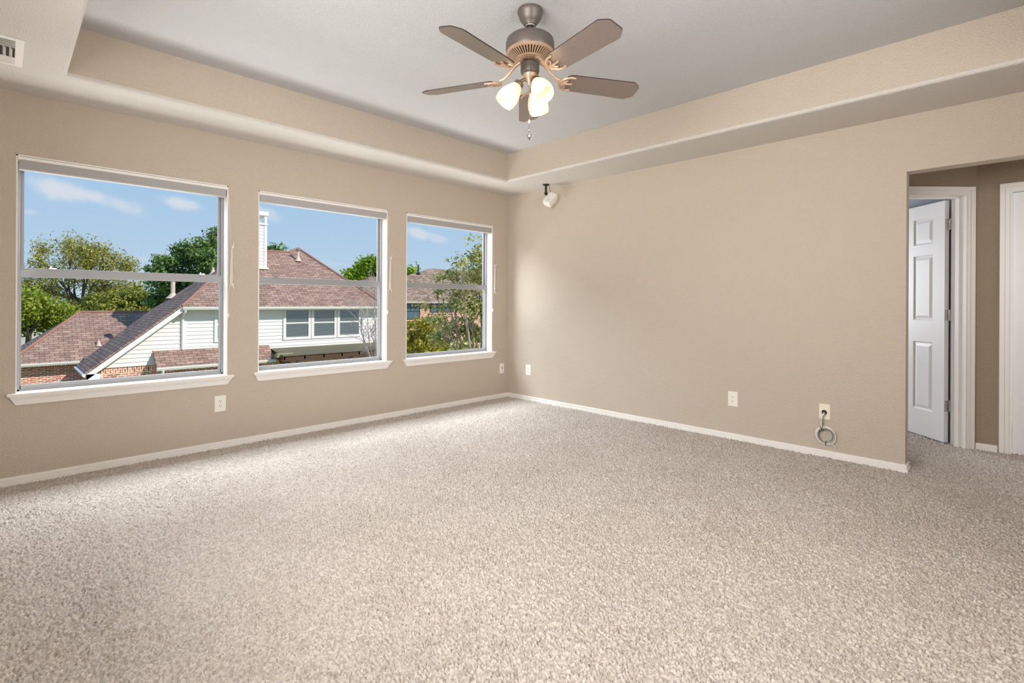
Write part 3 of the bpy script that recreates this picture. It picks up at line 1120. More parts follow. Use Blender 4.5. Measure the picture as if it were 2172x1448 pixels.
# ---- ceiling fan
def fan():
    C = np.array([2.520, -2.338, 0.0])
    t = thing('ceiling_fan', (C[0], C[1], HT), 'dark pewter ceiling fan with five walnut blades and lit frosted glass shades', 'ceiling fan')
    z = lambda h: C + UP * h
    MB().lathe([(0.0, HT), (0.066, HT), (0.069, HT - 0.006), (0.069, HT - 0.020), (0.064, HT - 0.028), (0.060, HT - 0.046), (0.047, HT - 0.066),
                (0.036, HT - 0.078), (0.034, HT - 0.083), (0.0, HT - 0.083)], C, n=40).build('canopy', m_fan, t, smooth=True)
    MB().lathe([(0.028, HT - 0.083), (0.026, HT - 0.092), (0.014, HT - 0.097), (0.0, HT - 0.097)], C, n=24).build('hanger_ball', m_chrome, t, smooth=True)
    MB().tube([z(HT - 0.08), z(2.585)], 0.011, 14).build('downrod', m_fan, t, smooth=True)
    MB().lathe([(0.0, 2.600), (0.018, 2.600), (0.022, 2.596), (0.085, 2.592), (0.112, 2.585), (0.127, 2.572), (0.132, 2.555), (0.132, 2.515),
                (0.128, 2.506), (0.120, 2.503), (0.0, 2.503)], C, n=56).build('motor_housing', m_fan, t, smooth=True)
    # slotted lower cone
    m = MB().lathe([(0.128, 2.508), (0.130, 2.500), (0.124, 2.494), (0.118, 2.492)], C, n=56)
    K = 44
    r0, h0, r1, h1 = 0.118, 2.492, 0.074, 2.468
    for k in range(K):
        a0, a1 = 2 * math.pi * k / K, 2 * math.pi * (k + 0.5) / K
        pt = lambda r, h, a, d=0.0: C + np.array([r * math.cos(a), r * math.sin(a), h + d])
        m.hexa([pt(r0, h0, a0), pt(r0, h0, a1), pt(r1, h1, a1), pt(r1, h1, a0), pt(r0, h0, a0, .004), pt(r0, h0, a1, .004), pt(r1, h1, a1, .004), pt(r1, h1, a0, .004)])
    m.lathe([(0.078, 2.471), (0.074, 2.466), (0.058, 2.462), (0.040, 2.460), (0.0, 2.460)], C, n=40)
    vr = m.build('vent_ring', m_fan_tan, t)
    MB().lathe([(0.118, 2.4985), (0.072, 2.476)], C, n=40).build('vent_backing', m_dark, vr)
    MB().lathe([(0.0, 2.462), (0.030, 2.460), (0.034, 2.450), (0.026, 2.440), (0.0, 2.438)], C, n=28).build('rotor_hub', m_chrome, t, smooth=True)
    MB().lathe([(0.0, 2.446), (0.047, 2.446), (0.051, 2.442), (0.051, 2.402), (0.048, 2.394), (0.040, 2.388), (0.0, 2.388)], C, n=40).build('switch_housing', m_fan, t, smooth=True)
    MB().lathe([(0.038, 2.390), (0.036, 2.380), (0.026, 2.366), (0.018, 2.352), (0.014, 2.335), (0.010, 2.326), (0.0, 2.322)], C, n=32).build('light_fitter', m_fan_tan, t, smooth=True)
    # blades: local x along the blade, y across
    zb = 2.440
    for k in range(5):
        az = math.radians(2.0 + 72 * k)
        d = FWD * math.cos(az) + RT * math.sin(az)
        s = np.cross(UP, d)
        pitch = math.radians(-14)
        s2 = s * math.cos(pitch) + UP * math.sin(pitch)
        up2 = np.cross(d, s2)
        base = C + UP * (zb - 0.072)

        def P(x, y, h=0.0):
            return base + d * x + s2 * y + up2 * h
        half = [(0.205, 0.048), (0.215, 0.058), (0.235, 0.064), (0.36, 0.068), (0.50, 0.071), (0.590, 0.074), (0.603, 0.072), (0.615, 0.064), (0.638, 0.047), (0.646, 0.036)]
        ring = [(x, y) for x, y in half] + [(x, -y) for x, y in reversed(half)]
        n = len(ring)
        m = MB()
        m.faces([P(x, y, 0) for x, y in ring] + [P(x, y, 0.006) for x, y in ring], [tuple(range(n - 1, -1, -1)), tuple(range(n, 2 * n))], 0)
        m.faces([P(x, y, 0) for x, y in ring] + [P(x, y, 0.006) for x, y in ring], [(i, (i + 1) % n, n + (i + 1) % n, n + i) for i in range(n)], 1)
        m.build('blade', [m_wood, m_bladeedge], t)
        # scrolled blade iron
        q = lambda x, y, zz: C + d * x + s * y + UP * zz
        m = MB()
        m.tube([q(0.055, 0, 2.462), q(0.085, 0, 2.447), q(0.115, 0, 2.415), q(0.150, 0, 2.385), q(0.175, 0, 2.378)], [0.009, 0.010, 0.008, 0.008, 0.010], 8)
        for sg in (-1, 1):
            cur = [P(0.172, 0.0, -0.004), P(0.178, sg * 0.020, -0.005), P(0.196, sg * 0.042, -0.005), P(0.222, sg * 0.052, -0.005), P(0.250, sg * 0.050, -0.004)]
            m.tube(cur, [0.008, 0.008, 0.007, 0.0065, 0.004], 7)
            cur = [P(0.176, 0.0, -0.004), P(0.200, sg * 0.012, -0.005), P(0.212, sg * 0.026, -0.005), P(0.206, sg * 0.036, -0.005), P(0.196, sg * 0.032, -0.005)]
            m.tube(cur, [0.006, 0.006, 0.0055, 0.005, 0.004], 7)
            m.lathe([(0.0, -0.009), (0.004, -0.008), (0.0055, -0.004), (0.0055, 0.0)], P(0.240, sg * 0.050, 0), up2, 8)
        m.tube([P(0.172, 0, -0.004), P(0.215, 0, -0.006), P(0.246, 0, -0.004)], [0.008, 0.006, 0.004], 7)
        m.lathe([(0.0, -0.009), (0.004, -0.008), (0.0055, -0.004), (0.0055, 0.0)], P(0.238, 0, 0), up2, 8)
        m.build('blade_iron', m_fan_tan, t, smooth=True)
    # three lamps
    for (r_, f_) in ((-0.92, -0.10), (0.50, -0.86), (0.42, 0.90)):
        h = RT * r_ + FWD * f_
        h /= np.linalg.norm(h)
        ax = h * 0.62 - UP * 0.785
        ax /= np.linalg.norm(ax)
        root = z(2.352) + h * 0.012
        neck = z(2.352) + h * 0.048 - UP * 0.004
        arm = MB().tube([root, z(2.360) + h * 0.030, neck, neck + ax * 0.016], [0.009, 0.009, 0.010, 0.012], 10)
        arm.lathe([(0.012, 0.006), (0.026, 0.012), (0.028, 0.020), (0.028, 0.032), (0.024, 0.033)], neck, ax, 24)
        for a in range(3):
            u = np.cross(ax, h)
            w_ = np.cross(ax, u)
            dd = u * math.cos(2.1 * a) + w_ * math.sin(2.1 * a)
            arm.tube([neck + ax * 0.026 + dd * 0.027, neck + ax * 0.026 + dd * 0.036], 0.003, 6)
        arm.build('lamp_arm', m_brass, t, smooth=True)
        prof = [(0.022, 0.022), (0.026, 0.030), (0.034, 0.045), (0.046, 0.070), (0.054, 0.095), (0.0575, 0.118), (0.056, 0.140), (0.051, 0.156),
                (0.0495, 0.156), (0.0545, 0.139), (0.056, 0.118), (0.0525, 0.096), (0.0445, 0.071), (0.0325, 0.046), (0.0245, 0.031), (0.0205, 0.022)]
        sh = MB().lathe(prof, neck, ax, 36).build('lamp_shade', m_shade, t, smooth=True)
        MB().lathe([(0.0, 0.024), (0.010, 0.026), (0.012, 0.046), (0.020, 0.062), (0.026, 0.078), (0.026, 0.090), (0.020, 0.102), (0.010, 0.108), (0.0, 0.109)],
                   neck, ax, 20).build('bulb', m_bulb, sh, smooth=True)
        l = bpy.data.lights.new('lamp_light', 'POINT')
        l.energy = 0.2
        l.color = (1.0, 0.80, 0.55)
        l.shadow_soft_size = 0.02
        lo = bpy.data.objects.new('lamp_light', l)
        COL.objects.link(lo)
        lo.location = neck + ax * 0.122
        lo['kind'] = 'helper'
    # pull chain
    c0 = z(2.424) - FWD * 0.053 - RT * 0.004
    ch = MB().tube([c0, c0 - FWD * 0.006 - UP * 0.012, c0 - FWD * 0.006 - UP * 0.375], 0.0016, 6).build('pull_chain', m_chrome, t)
    e = c0 - FWD * 0.006
    MB().lathe([(0.0, -0.300), (0.004, -0.304), (0.0065, -0.312), (0.004, -0.320), (0.0, -0.324)], e, n=12).build('chain_bead', m_plastic, ch, smooth=True)
    MB().lathe([(0.0, -0.346), (0.005, -0.350), (0.006, -0.358), (0.003, -0.366), (0.0, -0.368)], e, n=12).build('chain_bead', m_chrome, ch, smooth=True)
    MB().lathe([(0.0, -0.372), (0.004, -0.374), (0.012, -0.384), (0.013, -0.390), (0.007, -0.400), (0.003, -0.412), (0.0, -0.416)], e, n=16).build('finial', m_chrome, ch, smooth=True)


fan()

# ================================================================= HALL AND BEDROOM BEYOND THE OPENING
YB = 1.115          # hall back wall
S0, R0 = 4.05, 3.605  # diagonal wall distance along the view axis, hinge side jamb offset
CAM2 = np.array([CAM[0], CAM[1], 0.0])


def D(s, r, zz):
    return CAM2 + FWD * s + RT * r + UP * zz


RC = (YB - CAM[1] - FWD[1] * S0) / RT[1]      # where the diagonal meets the back wall
RL = (0.115 - CAM[1] - FWD[1] * S0) / RT[1]
OPW, OPH = 0.76, 2.015
w = MB()
w.hexa([D(S0, R0 + 0.016, -0.02), D(S0, RC + .02, -0.02), D(S0 + .115, RC + .12, -0.02), D(S0 + .115, R0 + .016, -0.02),
        D(S0, R0 + 0.016, H + .02), D(S0, RC + .02, H + .02), D(S0 + .115, RC + .12, H + .02), D(S0 + .115, R0 + .016, H + .02)])
w.obox(D(S0, RL, -0.02), RT * (R0 - OPW - 0.016 - RL), FWD * 0.115, UP * (H + .04))
w.obox(D(S0, R0 - OPW - 0.016, OPH + 0.016), RT * (OPW + 0.032), FWD * 0.115, UP * (H + 0.02 - OPH))
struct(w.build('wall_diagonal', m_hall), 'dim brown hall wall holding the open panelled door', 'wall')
xc = D(S0, RC, 0)[0]
D2X = 4.374          # door 2 opening start
w = MB().box(xc - 0.05, YB, -0.02, D2X - 0.016, YB + 0.115, H + .02)
w.box(D2X - 0.016, YB, OPH + 0.016, 5.1, YB + 0.115, H + .02)
w.box(5.1, YB, -0.02, 5.9, YB + 0.115, H + .02)
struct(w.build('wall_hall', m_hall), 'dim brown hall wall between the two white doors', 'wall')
struct(MB().box(5.55, 0.115, -0.02, 5.65, YB, H + .02).build('wall_hall_end', m_hall), 'end wall of the hall, out of sight', 'wall')
struct(MB().box(3.0, 0.115, H, 5.7, YB + 0.115, H + 0.06).build('ceiling_hall', m_ceil), 'white ceiling of the hall', 'ceiling')
baseboard('baseboard_hall', (xc, YB), (D2X - 0.075, YB), (0, -1), 'short white baseboard between the two hall doors')


def casing(m, P, w0, w1, h, width=0.068, left=True, right=True):
    """stepped door casing; P(across, out, z); opening from w0 to w1"""
    steps = [(0.0, 0.12, 0.013), (0.12, 0.18, 0.007), (0.18, 0.50, 0.013), (0.50, 0.57, 0.008), (0.57, 0.84, 0.018), (0.84, 1.0, 0.021)]
    for a, b, tk in steps:
        if right:
            m.hexa([P(w1 + width * a, 0, -.005), P(w1 + width * b, 0, -.005), P(w1 + width * b, tk, -.005), P(w1 + width * a, tk, -.005),
                    P(w1 + width * a, 0, h + width * a), P(w1 + width * b, 0, h + width * b), P(w1 + width * b, tk, h + width * b), P(w1 + width * a, tk, h + width * a)])
        if left:
            m.hexa([P(w0 - width * a, 0, -.005), P(w0 - width * a, tk, -.005), P(w0 - width * b, tk, -.005), P(w0 - width * b, 0, -.005),
                    P(w0 - width * a, 0, h + width * a), P(w0 - width * a, tk, h + width * a), P(w0 - width * b, tk, h + width * b), P(w0 - width * b, 0, h + width * b)])
        m.hexa([P(w0 - width * a, 0, h + width * a), P(w1 + width * a, 0, h + width * a), P(w1 + width * a, tk, h + width * a), P(w0 - width * a, tk, h + width * a),
                P(w0 - width * b, 0, h + width * b), P(w1 + width * b, 0, h + width * b), P(w1 + width * b, tk, h + width * b), P(w0 - width * b, tk, h + width * b)])


Pd = lambda a, o, zz: D(S0 - o, a, zz)
m = MB()
casing(m, Pd, R0 - OPW, R0, OPH)
struct(m.build('trim_1', m_trim), 'white casing around the open panelled door', 'door casing')
m = MB()
for (ra, rb) in ((R0, R0 + 0.016), (R0 - OPW - 0.016, R0 - OPW)):
    m.obox(D(S0, ra, -.005), RT * (rb - ra), FWD * 0.125, UP * (OPH + 0.005))
m.obox(D(S0, R0 - OPW - 0.016, OPH), RT * (OPW + 0.032), FWD * 0.125, UP * 0.016)
# door stop
m.obox(D(S0 + 0.040, R0 - 0.012, -.005), RT * 0.012, FWD * 0.036, UP * (OPH + 0.005))
m.obox(D(S0 + 0.040, R0 - OPW, -.005), RT * 0.012, FWD * 0.036, UP * (OPH + 0.005))
m.obox(D(S0 + 0.040, R0 - OPW, OPH - 0.012), RT * OPW, FWD * 0.036, UP * 0.012)
struct(m.build('trim_2', m_trim), 'white jamb and stop inside the open doorway', 'door jamb')


def panel_face(m, Q, cols, rows, W, Hh):
    """door face with moulded panels; Q(across, depth, z), depth 0 is the face and positive goes in"""
    xs = sorted({0.0, W} | {c for p in cols for c in p})
    zs = sorted({0.0, Hh} | {c for p in rows for c in p})
    for i in range(len(xs) - 1):
        for j in range(len(zs) - 1):
            a, b, c, d = xs[i], xs[i + 1], zs[j], zs[j + 1]
            if any(abs(a - p[0]) < 1e-6 and abs(b - p[1]) < 1e-6 for p in cols) and any(abs(c - p[0]) < 1e-6 and abs(d - p[1]) < 1e-6 for p in rows):
                rings = []
                for ins, dep in ((0, 0), (0.010, 0.009), (0.016, 0.009), (0.040, 0.001)):
                    rings.append([Q(a + ins, dep, c + ins), Q(b - ins, dep, c + ins), Q(b - ins, dep, d - ins), Q(a + ins, dep, d - ins)])
                for k in range(3):
                    for e in range(4):
                        m.poly([rings[k][e], rings[k][(e + 1) % 4], rings[k + 1][(e + 1) % 4], rings[k + 1][e]])
                m.poly(rings[3])
            else:
                m.poly([Q(a, 0, c), Q(b, 0, c), Q(b, 0, d), Q(a, 0, d)])


def door_one():
    # leaf swung fully open into the bedroom, hinged on the far jamb edge
    DW, DT, DH = 0.755, 0.035, 1.995
    s0, r1 = S0 + 0.143, R0 - 0.003
    r0 = r1 - DT
    t = thing('door_1', D(s0, r0, 0.0), 'white six panel door standing open into the bedroom', 'door', kind='structure')
    cols = [(0.115, 0.325), (0.430, 0.640)]
    rows = [(0.225, 0.815), (1.000, 1.560), (1.655, 1.880)]
    m = MB()
    Q = lambda a, dep, zz: D(s0 + a, r0 + dep, 0.012 + zz)
    panel_face(m, Q, cols, rows, DW, DH)
    Q2 = lambda a, dep, zz: D(s0 + a, r1 - dep, 0.012 + zz)
    panel_face(m, Q2, cols, rows, DW, DH)
    for (a0, a1, zz0, zz1) in ((0, 0, 0, DH), (DW, DW, 0, DH)):
        m.poly([D(s0 + a0, r0, 0.012), D(s0 + a0, r1, 0.012), D(s0 + a0, r1, 0.012 + DH), D(s0 + a0, r0, 0.012 + DH)])
    for zz in (0.012, 0.012 + DH):
        m.poly([D(s0, r0, zz), D(s0, r1, zz), D(s0 + DW, r1, zz), D(s0 + DW, r0, zz)])
    m.build('door_leaf', m_door, t)
    for zz in (1.81, 1.06, 0.31):
        m = MB()
        for k in range(5):
            c = D(s0 - 0.008, r1 + 0.006, zz - 0.044 + k * 0.018)
            m.lathe([(0.0, 0.0), (0.0062, 0.0), (0.0068, 0.002), (0.0068, 0.014), (0.0062, 0.016), (0.0, 0.016)], c, n=10)
        m.lathe([(0.0, 0.0), (0.004, 0.001), (0.005, 0.006), (0.0, 0.009)], D(s0 - 0.008, r1 + 0.006, zz + 0.046), n=8)
        m.obox(D(s0 - 0.0015, r0 + 0.004, zz - 0.044), RT * 0.034, FWD * 0.0015, UP * 0.09)
        m.obox(D(s0 - 0.018, R0 + 0.006, zz - 0.044), RT * 0.002, FWD * 0.012, UP * 0.09)
        m.build('hinge', m_chrome, t)


door_one()


def door_two():
    t = thing('door_2', (D2X + 0.36, YB + 0.03, 0.0), 'white closed door at the right edge, facing the hall', 'door', kind='structure')
    w0, w1 = D2X, 5.085
    P2 = lambda a, o, zz: np.array([a, YB - o, zz])
    m = MB()
    casing(m, P2, w0, w1, OPH)
    m.build('door_casing', m_trim, t)
    m = MB()
    m.box(w0 - 0.016, YB, -.005, w0, YB + 0.115, OPH)
    m.box(w1, YB, -.005, w1 + 0.016, YB + 0.115, OPH)
    m.box(w0 - 0.016, YB, OPH, w1 + 0.016, YB + 0.115, OPH + 0.016)
    m.build('door_jamb', m_trim, t)
    m = MB()
    Q = lambda a, dep, zz: np.array([w0 + 0.003 + a, YB + 0.012 + dep, 0.012 + zz])
    panel_face(m, Q, [(0.115, 0.30), (0.40, 0.59)], [(0.225, 0.815), (1.0, 1.56), (1.655, 1.88)], 0.705, 1.995)
    m.box(w0 + 0.003, YB + 0.030, 0.012, w0 + 0.708, YB + 0.045, 2.007)
    m.build('door_leaf', m_door, t)


door_two()
# bedroom shell
w = MB()
b1, b2 = D(S0 + 0.125, R0 + 0.055, 0), D(S0 + 1.5, R0 + 0.055, 0)
bl = [(0.9, 0.115), (0.9, 4.2), (b2[0], 4.2), (b2[0], b2[1]), (b1[0], b1[1])]
for i in range(4):
    (xa, ya), (xb, yb) = bl[i], bl[i + 1]
    w.poly([(xa, ya, -0.02), (xb, yb, -0.02), (xb, yb, H), (xa, ya, H)])
struct(w.build('wall_bedroom', m_bed), 'blue grey bedroom wall behind the open door', 'wall')
struct(MB().box(0.9, 0.115, H + 0.07, 4.6, 4.3, H + 0.12).build('ceiling_bedroom', m_bedceil), 'white stippled bedroom ceiling, tinted for blue daylight, seen above the open door', 'ceiling')

# ================================================================= OUTDOORS
GZ = -3.3
g = MB().poly([(-0.2, -40, GZ), (-0.2, 60, GZ), (-52, 60, GZ), (-52, -40, GZ)])
struct(g.build('ground_lawn', m_grass), 'green lawn between the houses', 'lawn')
g = MB().poly([(-52, -60, GZ), (-52, 90, GZ), (-160, 90, GZ), (-160, -60, GZ)])
struct(g.build('ground_street', m_road), 'sunlit beige pavement beyond the garage roof', 'pavement')

PIT = 0.82
AX = -18.0      # gable and upper wall plane
E1 = np.array([-17.6, 0.37, 0.93])
zL = lambda y: E1[2] + PIT * (y - E1[1])
zF = lambda x: E1[2] + PIT * (E1[0] - x)


def house():
    h = thing('neighbour_house', (-18.0, 2.0, GZ), 'white sided two storey house with brown shingle roofs and brick base', 'house')
    roof = MB()
    # front slope of the upper roof with its raised peak
    F = lambda x, y: (x, y, zF(x))
    R0_, P_, E2 = F(-20.73, 3.50), F(-21.08, 6.08), F(-17.6, 9.0)
    roof.poly([E1, E2, P_, F(-20.76, 5.50), R0_])
    # long slope over the gable, facing left
    Lp = lambda x, y: (x, y, zL(y))
    yA = -2.35
    roof.poly([Lp(-17.6, yA), Lp(-17.6, E1[1]), R0_, Lp(-20.35, 2.75), Lp(-20.36, 2.03), Lp(-20.86, 1.58), Lp(-21.5, 0.11), Lp(-20.4, yA)][::-1])
    # rear and right slopes close the roof
    roof.poly([E2, (-22.1, 9.0, 0.93), P_])
    roof.poly([P_, (-22.1, 9.0, 0.93), (-22.1, 2.9, 0.93), R0_, F(-20.76, 5.50)])
    # garage roof
    zG = lambda x: -1.31 + PIT * (-22.6 - x)
    gx, gz_ = -24.95, -1.31 + PIT * 2.35
    roof.poly([(-22.6, -4.28, -1.31), (-22.6, 3.0, -1.31), (gx, 3.0, gz_), (gx, -1.92, gz_)])
    roof.poly([(-22.6, -4.28, -1.31), (gx, -1.92, gz_), (-27.3, -4.28, -1.31)])
    roof.poly([(gx, -1.92, gz_), (gx, 3.0, gz_), (-27.3, 3.0, -1.31), (-27.3, -4.28, -1.31)])
    # pent roof over the ground floor
    roof.poly([(-17.28, -0.45, -1.24), (-17.28, 3.60, -1.24), (AX, 3.60, -0.68), (AX, -0.45, -0.68)])
    rf = roof.build('roof', m_shingle, h)
    md = rf.modifiers.new('thickness', 'SOLIDIFY')
    md.thickness = 0.05
    md.offset = -1
    # ridge and hip caps
    def cap(a, b, r=0.055):
        m = MB()
        m.tube([np.array(a) + UP * 0.015, np.array(b) + UP * 0.015], r, 6)
        m.build('ridge_cap', m_ridge, rf)
    cap(E1, R0_)
    cap(E2, P_)
    cap(R0_, F(-20.76, 5.50))
    cap(F(-20.76, 5.50), P_)
    cap((-22.6, -4.28, -1.31), (gx, -1.92, gz_))
    cap((gx, -1.92, gz_), (gx, 2.6, gz_))
    # lap siding on the gable and upper wall
    m = MB()
    zb, ex = -1.20, 0.1475
    n = int((0.92 - zb) / ex) + 1
    yl = lambda zz: (zz - E1[2]) / PIT + E1[1] - 0.02
    for k in range(n):
        z0, z1 = zb + k * ex, min(zb + (k + 1) * ex, 0.92)
        a0, a1 = yl(z0), yl(z1)
        m.poly([(AX + 0.026, a0, z0), (AX + 0.026, 8.85, z0), (AX + 0.001, 8.85, z1), (AX + 0.001, a1, z1)])
        m.poly([(AX + 0.026, a0, z0), (AX, a0, z0), (AX, 8.85, z0), (AX + 0.026, 8.85, z0)])
    m.poly([(AX, 8.85, GZ), (AX - 6.5, 8.85, GZ), (AX - 6.5, 8.85, 0.92), (AX, 8.85, 0.92)])
    m.build('siding', m_siding, h)
    # brick base
    m = MB()
    def brick_wall(x, y0, y1, z1, sold=True):
        z0 = GZ
        if sold:
            m.poly([(x, y0, z1 - 0.20), (x, y1, z1 - 0.20), (x, y1, z1), (x, y0, z1)], 0, True)
            m.poly([(x, y0, z0), (x, y1, z0), (x, y1, z1 - 0.20), (x, y0, z1 - 0.20)])
        else:
            m.poly([(x, y0, z0), (x, y1, z0), (x, y1, z1), (x, y0, z1)])
    brick_wall(AX - 0.02, -1.97, 8.85, -1.20)
    brick_wall(-23.0, -4.0, 0.5, -1.33)
    m.poly([(AX - 0.02, -1.97, GZ), (-23.0, -1.97, GZ), (-23.0, -1.97, -1.2), (AX - 0.02, -1.97, -1.2)])
    m.poly([(-23.0, -4.0, GZ), (-27.0, -4.0, GZ), (-27.0, -4.0, -1.33), (-23.0, -4.0, -1.33)])
    m.build('brick_wall', m_brick, h)
    # rake fascia, soffits, gutters and downspouts
    m = MB()
    a, b = np.array(Lp(-17.58, yA)), np.array(Lp(-17.58, E1[1] + 0.02))
    m.obox(a + UP * -0.22, b - a, (-0.03, 0, 0), UP * 0.20)
    m.obox(a + UP * -0.25 + np.array([0, 0, 0]), np.array([0, 0.36, 0.0]), (-0.03, 0, 0), UP * 0.22)
    rk = m.build('rake_fascia', m_siding, h)
    MB().poly([np.array(Lp(-17.58, yA + .06)) - UP * 0.20, np.array(Lp(-17.58, E1[1])) - UP * 0.20, np.array(Lp(AX, E1[1])) - UP * 0.20, np.array(Lp(AX, yA + .06)) - UP * 0.20]).build('eave_soffit', m_soffit, h)
    MB().poly([(-17.6, 0.3, 0.80), (-17.6, 9.0, 0.80), (AX, 9.0, 0.80), (AX, 0.3, 0.80)]).build('eave_soffit', m_soffit, h)
    MB().poly([(-22.6, -4.2, -1.40), (-22.6, 0.5, -1.40), (-23.0, 0.5, -1.40), (-23.0, -4.2, -1.40)]).build('eave_soffit', m_soffit, h)
    def gutter(p, q, out, name='gutter'):
        p, q, out = (np.array(v, float) for v in (p, q, out))
        ring = [p + UP * 0.0, p + out * 0.11 + UP * 0.0, p + out * 0.115 - UP * 0.04, p + out * 0.08 - UP * 0.115, p - UP * 0.115]
        MB().prism(ring, q - p).build(name, m_gutter, h)
    gutter((-17.58, 0.38, 0.92), (-17.58, 9.04, 0.92), (1, 0, 0))
    gutter((-22.58, -4.3, -1.31), (-22.58, -2.1, -1.31), (1, 0, 0))
    gutter((-17.62, yA, -1.31), (-20.4, yA, -1.31), (0, -1, 0))
    gutter((-17.27, -0.47, -1.24), (-17.27, 3.62, -1.24), (1, 0, 0))
    MB().tube([(-17.52, 0.47, 0.84), (-17.56, 0.47, 0.74), (-17.9, 0.47, 0.58), (-17.94, 0.47, 0.45), (-17.94, 0.47, -0.70)], 0.045, 8).build('downspout', m_siding, h)
    MB().box(AX, 0.40, -0.7, AX + 0.035, 0.60, 0.82).build('corner_board', m_siding, h)
    MB().tube([(-17.95, -1.9, -1.4), (-17.93, -2.02, -1.55), (-17.93, -2.02, GZ)], 0.045, 8).build('downspout', m_siding, h)
    MB().tube([(-17.20, -0.28, -1.34), (-17.24, -0.28, -1.45), (-17.9, -0.28, -1.7), (-17.93, -0.28, GZ)], 0.045, 8).build('downspout', m_siding, h)
    MB().box(AX + 0.018, -0.46, -0.70, AX + 0.05, 3.62, -0.655).build('flashing', m_gutter, h)
    # windows of the upper floor
    def win(y0, y1, z0, z1, first, last):
        f = MB()
        tw = 0.115
        x0, x1 = AX + 0.01, AX + 0.05
        x1 = AX + 0.065
        f.box(x0, y0 - tw, z0 - tw, x1, y0, z1 + 0.03)
        f.box(x0, y1, z0 - tw, x1, y1 + tw, z1 + 0.03)
        f.box(x0, y0, z0 - tw, x1, y1, z0)
        f.box(x0, y0, z1, x1, y1, z1 + 0.03)
        zm = (z0 + z1) / 2 + 0.02
        f.box(x0, y0, zm - 0.028, x1 - 0.01, y1, zm + 0.028)
        w_ = f.build('window', m_siding, h)
        MB().box(AX + 0.027, y0, z0, AX + 0.029, y1, z1).build('backing', m_room, w_)
        s = MB()
        nn = int((z1 - z0) / 0.055)
        for k in range(nn):
            zz = z0 + 0.02 + k * 0.055
            s.poly([(AX + 0.031, y0 + .02, zz), (AX + 0.031, y1 - .02, zz), (AX + 0.043, y1 - .02, zz + 0.034), (AX + 0.043, y0 + .02, zz + 0.034)])
        s.build('blind_slats', m_blindout, w_)
        MB().poly([(AX + 0.047, y0, z0), (AX + 0.047, y1, z0), (AX + 0.047, y1, z1), (AX + 0.047, y0, z1)]).build('pane', m_paneout, w_)
    for (a, b) in ((4.30, 5.27), (5.53, 6.48), (6.75, 7.71), (1.66, 2.6)):
        win(a, b, -0.40 if a > 3 else -0.36, 0.76, 0, 0)
    # chimney
    c = MB()
    cx0, cx1, cy0, cy1 = -20.55, -19.62, 2.75, 4.05
    zt = 4.55
    ex = 0.1475
    z0 = 2.2
    while z0 < zt - 0.01:
        z1 = min(z0 + ex, zt)
        c.poly([(cx1 + .014, cy0, z0), (cx1 + .014, cy1 - .1, z0), (cx1, cy1 - .1, z1), (cx1, cy0, z1)])
        c.poly([(cx1, cy1, z0), (cx0, cy1, z0), (cx0, cy1, z1), (cx1, cy1, z1)])
        c.poly([(cx0, cy0, z0), (cx1, cy0, z0), (cx1, cy0, z1), (cx0, cy0, z1)])
        z0 = z1
    c.poly([(cx0, cy0, zt), (cx1, cy0, zt), (cx1, cy1, zt), (cx0, cy1, zt)])
    ch = c.build('chimney', m_siding, h)
    q = MB()
    q.box(cx1 - .02, cy1 - 0.1, 2.3, cx1 + .03, cy1 + .03, zt)
    q.box(cx0 - .05, cy0 - .05, zt, cx1 + .06, cy1 + .06, zt + 0.10)
    for (px_, py_) in ((cx1 - .04, cy1 - .10), (cx1 - .04, cy1 - .55), (cx0, cy1 - .10), (cx0, cy0), (cx1 - .04, cy0)):
        q.box(px_, py_, zt + .1, px_ + .09, py_ + .12, zt + .42)
    q.box(cx0 - .05, cy0 - .05, zt + .42, cx1 + .08, cy1 + .08, zt + .62)
    q.build('chimney_cap', m_siding, ch, bevel=0.02)
    MB().lathe([(0.16, zt + .1), (0.16, zt + .26), (0.20, zt + .27), (0.0, zt + .36)], (cx0 + .55, cy1 - .5, 0), n=16).build('flue', m_pipecap, ch)
    MB().box(cx1, cy0 - .06, 2.58, cx1 + .10, cy1 + .08, 2.68).build('chimney_flashing', m_gutter, ch)
    # vent pipes standing on the roofs
    def pipe(x, y, zr, hgt, r, skirt=True, cap=False):
        p = MB().tube([(x, y, zr - 0.05), (x, y, zr + hgt)], r, 10)
        if skirt:
            p.lathe([(r * 3.2, -0.02), (r * 2.4, 0.04), (r * 1.3, 0.16), (r * 1.05, 0.2)], (x, y, zr), n=12)
        o = p.build('vent_pipe', m_pipe, h)
        if cap:
            MB().lathe([(0.0, 0.0), (r * 1.5, 0.0), (r * 1.6, 0.10), (r * 1.3, 0.12), (0.0, 0.13)], (x, y, zr + hgt), n=12).build('pipe_cap', m_pipecap, o)
    pipe(-20.25, 5.74, zF(-20.25), 0.46, 0.055, cap=True)
    pipe(-21.05, 0.78, zL(0.78), 0.72, 0.085, cap=True)
    pipe(-23.25, -1.44, zG(-23.25), 0.26, 0.035)
    pipe(-24.3, 0.32, zG(-24.3), 0.33, 0.04)
    pipe(-20.15, 2.06, zL(2.06) - 0.02, 0.30, 0.05)
    pipe(-20.55, 1.78, zL(1.78) - 0.05, 0.30, 0.045)
    pipe(-20.35, 1.70, zL(1.70), 0.22, 0.045)
    # patio cover on the right
    pc = MB()
    y0, y1, xw, xo = 3.63, 9.6, AX + 0.02, -16.5
    zt0, zt1 = -0.85, -1.07
    nn = 150
    vs = []
    for k in range(nn + 1):
        yy = y0 + (y1 - y0) * k / nn
        dz = 0.018 * math.cos(k * math.pi)
        vs += [(xw, yy, zt0 + dz), (xo, yy, zt1 + dz)]
    pc.faces(vs, [(2 * k, 2 * k + 1, 2 * k + 3, 2 * k + 2) for k in range(nn)])
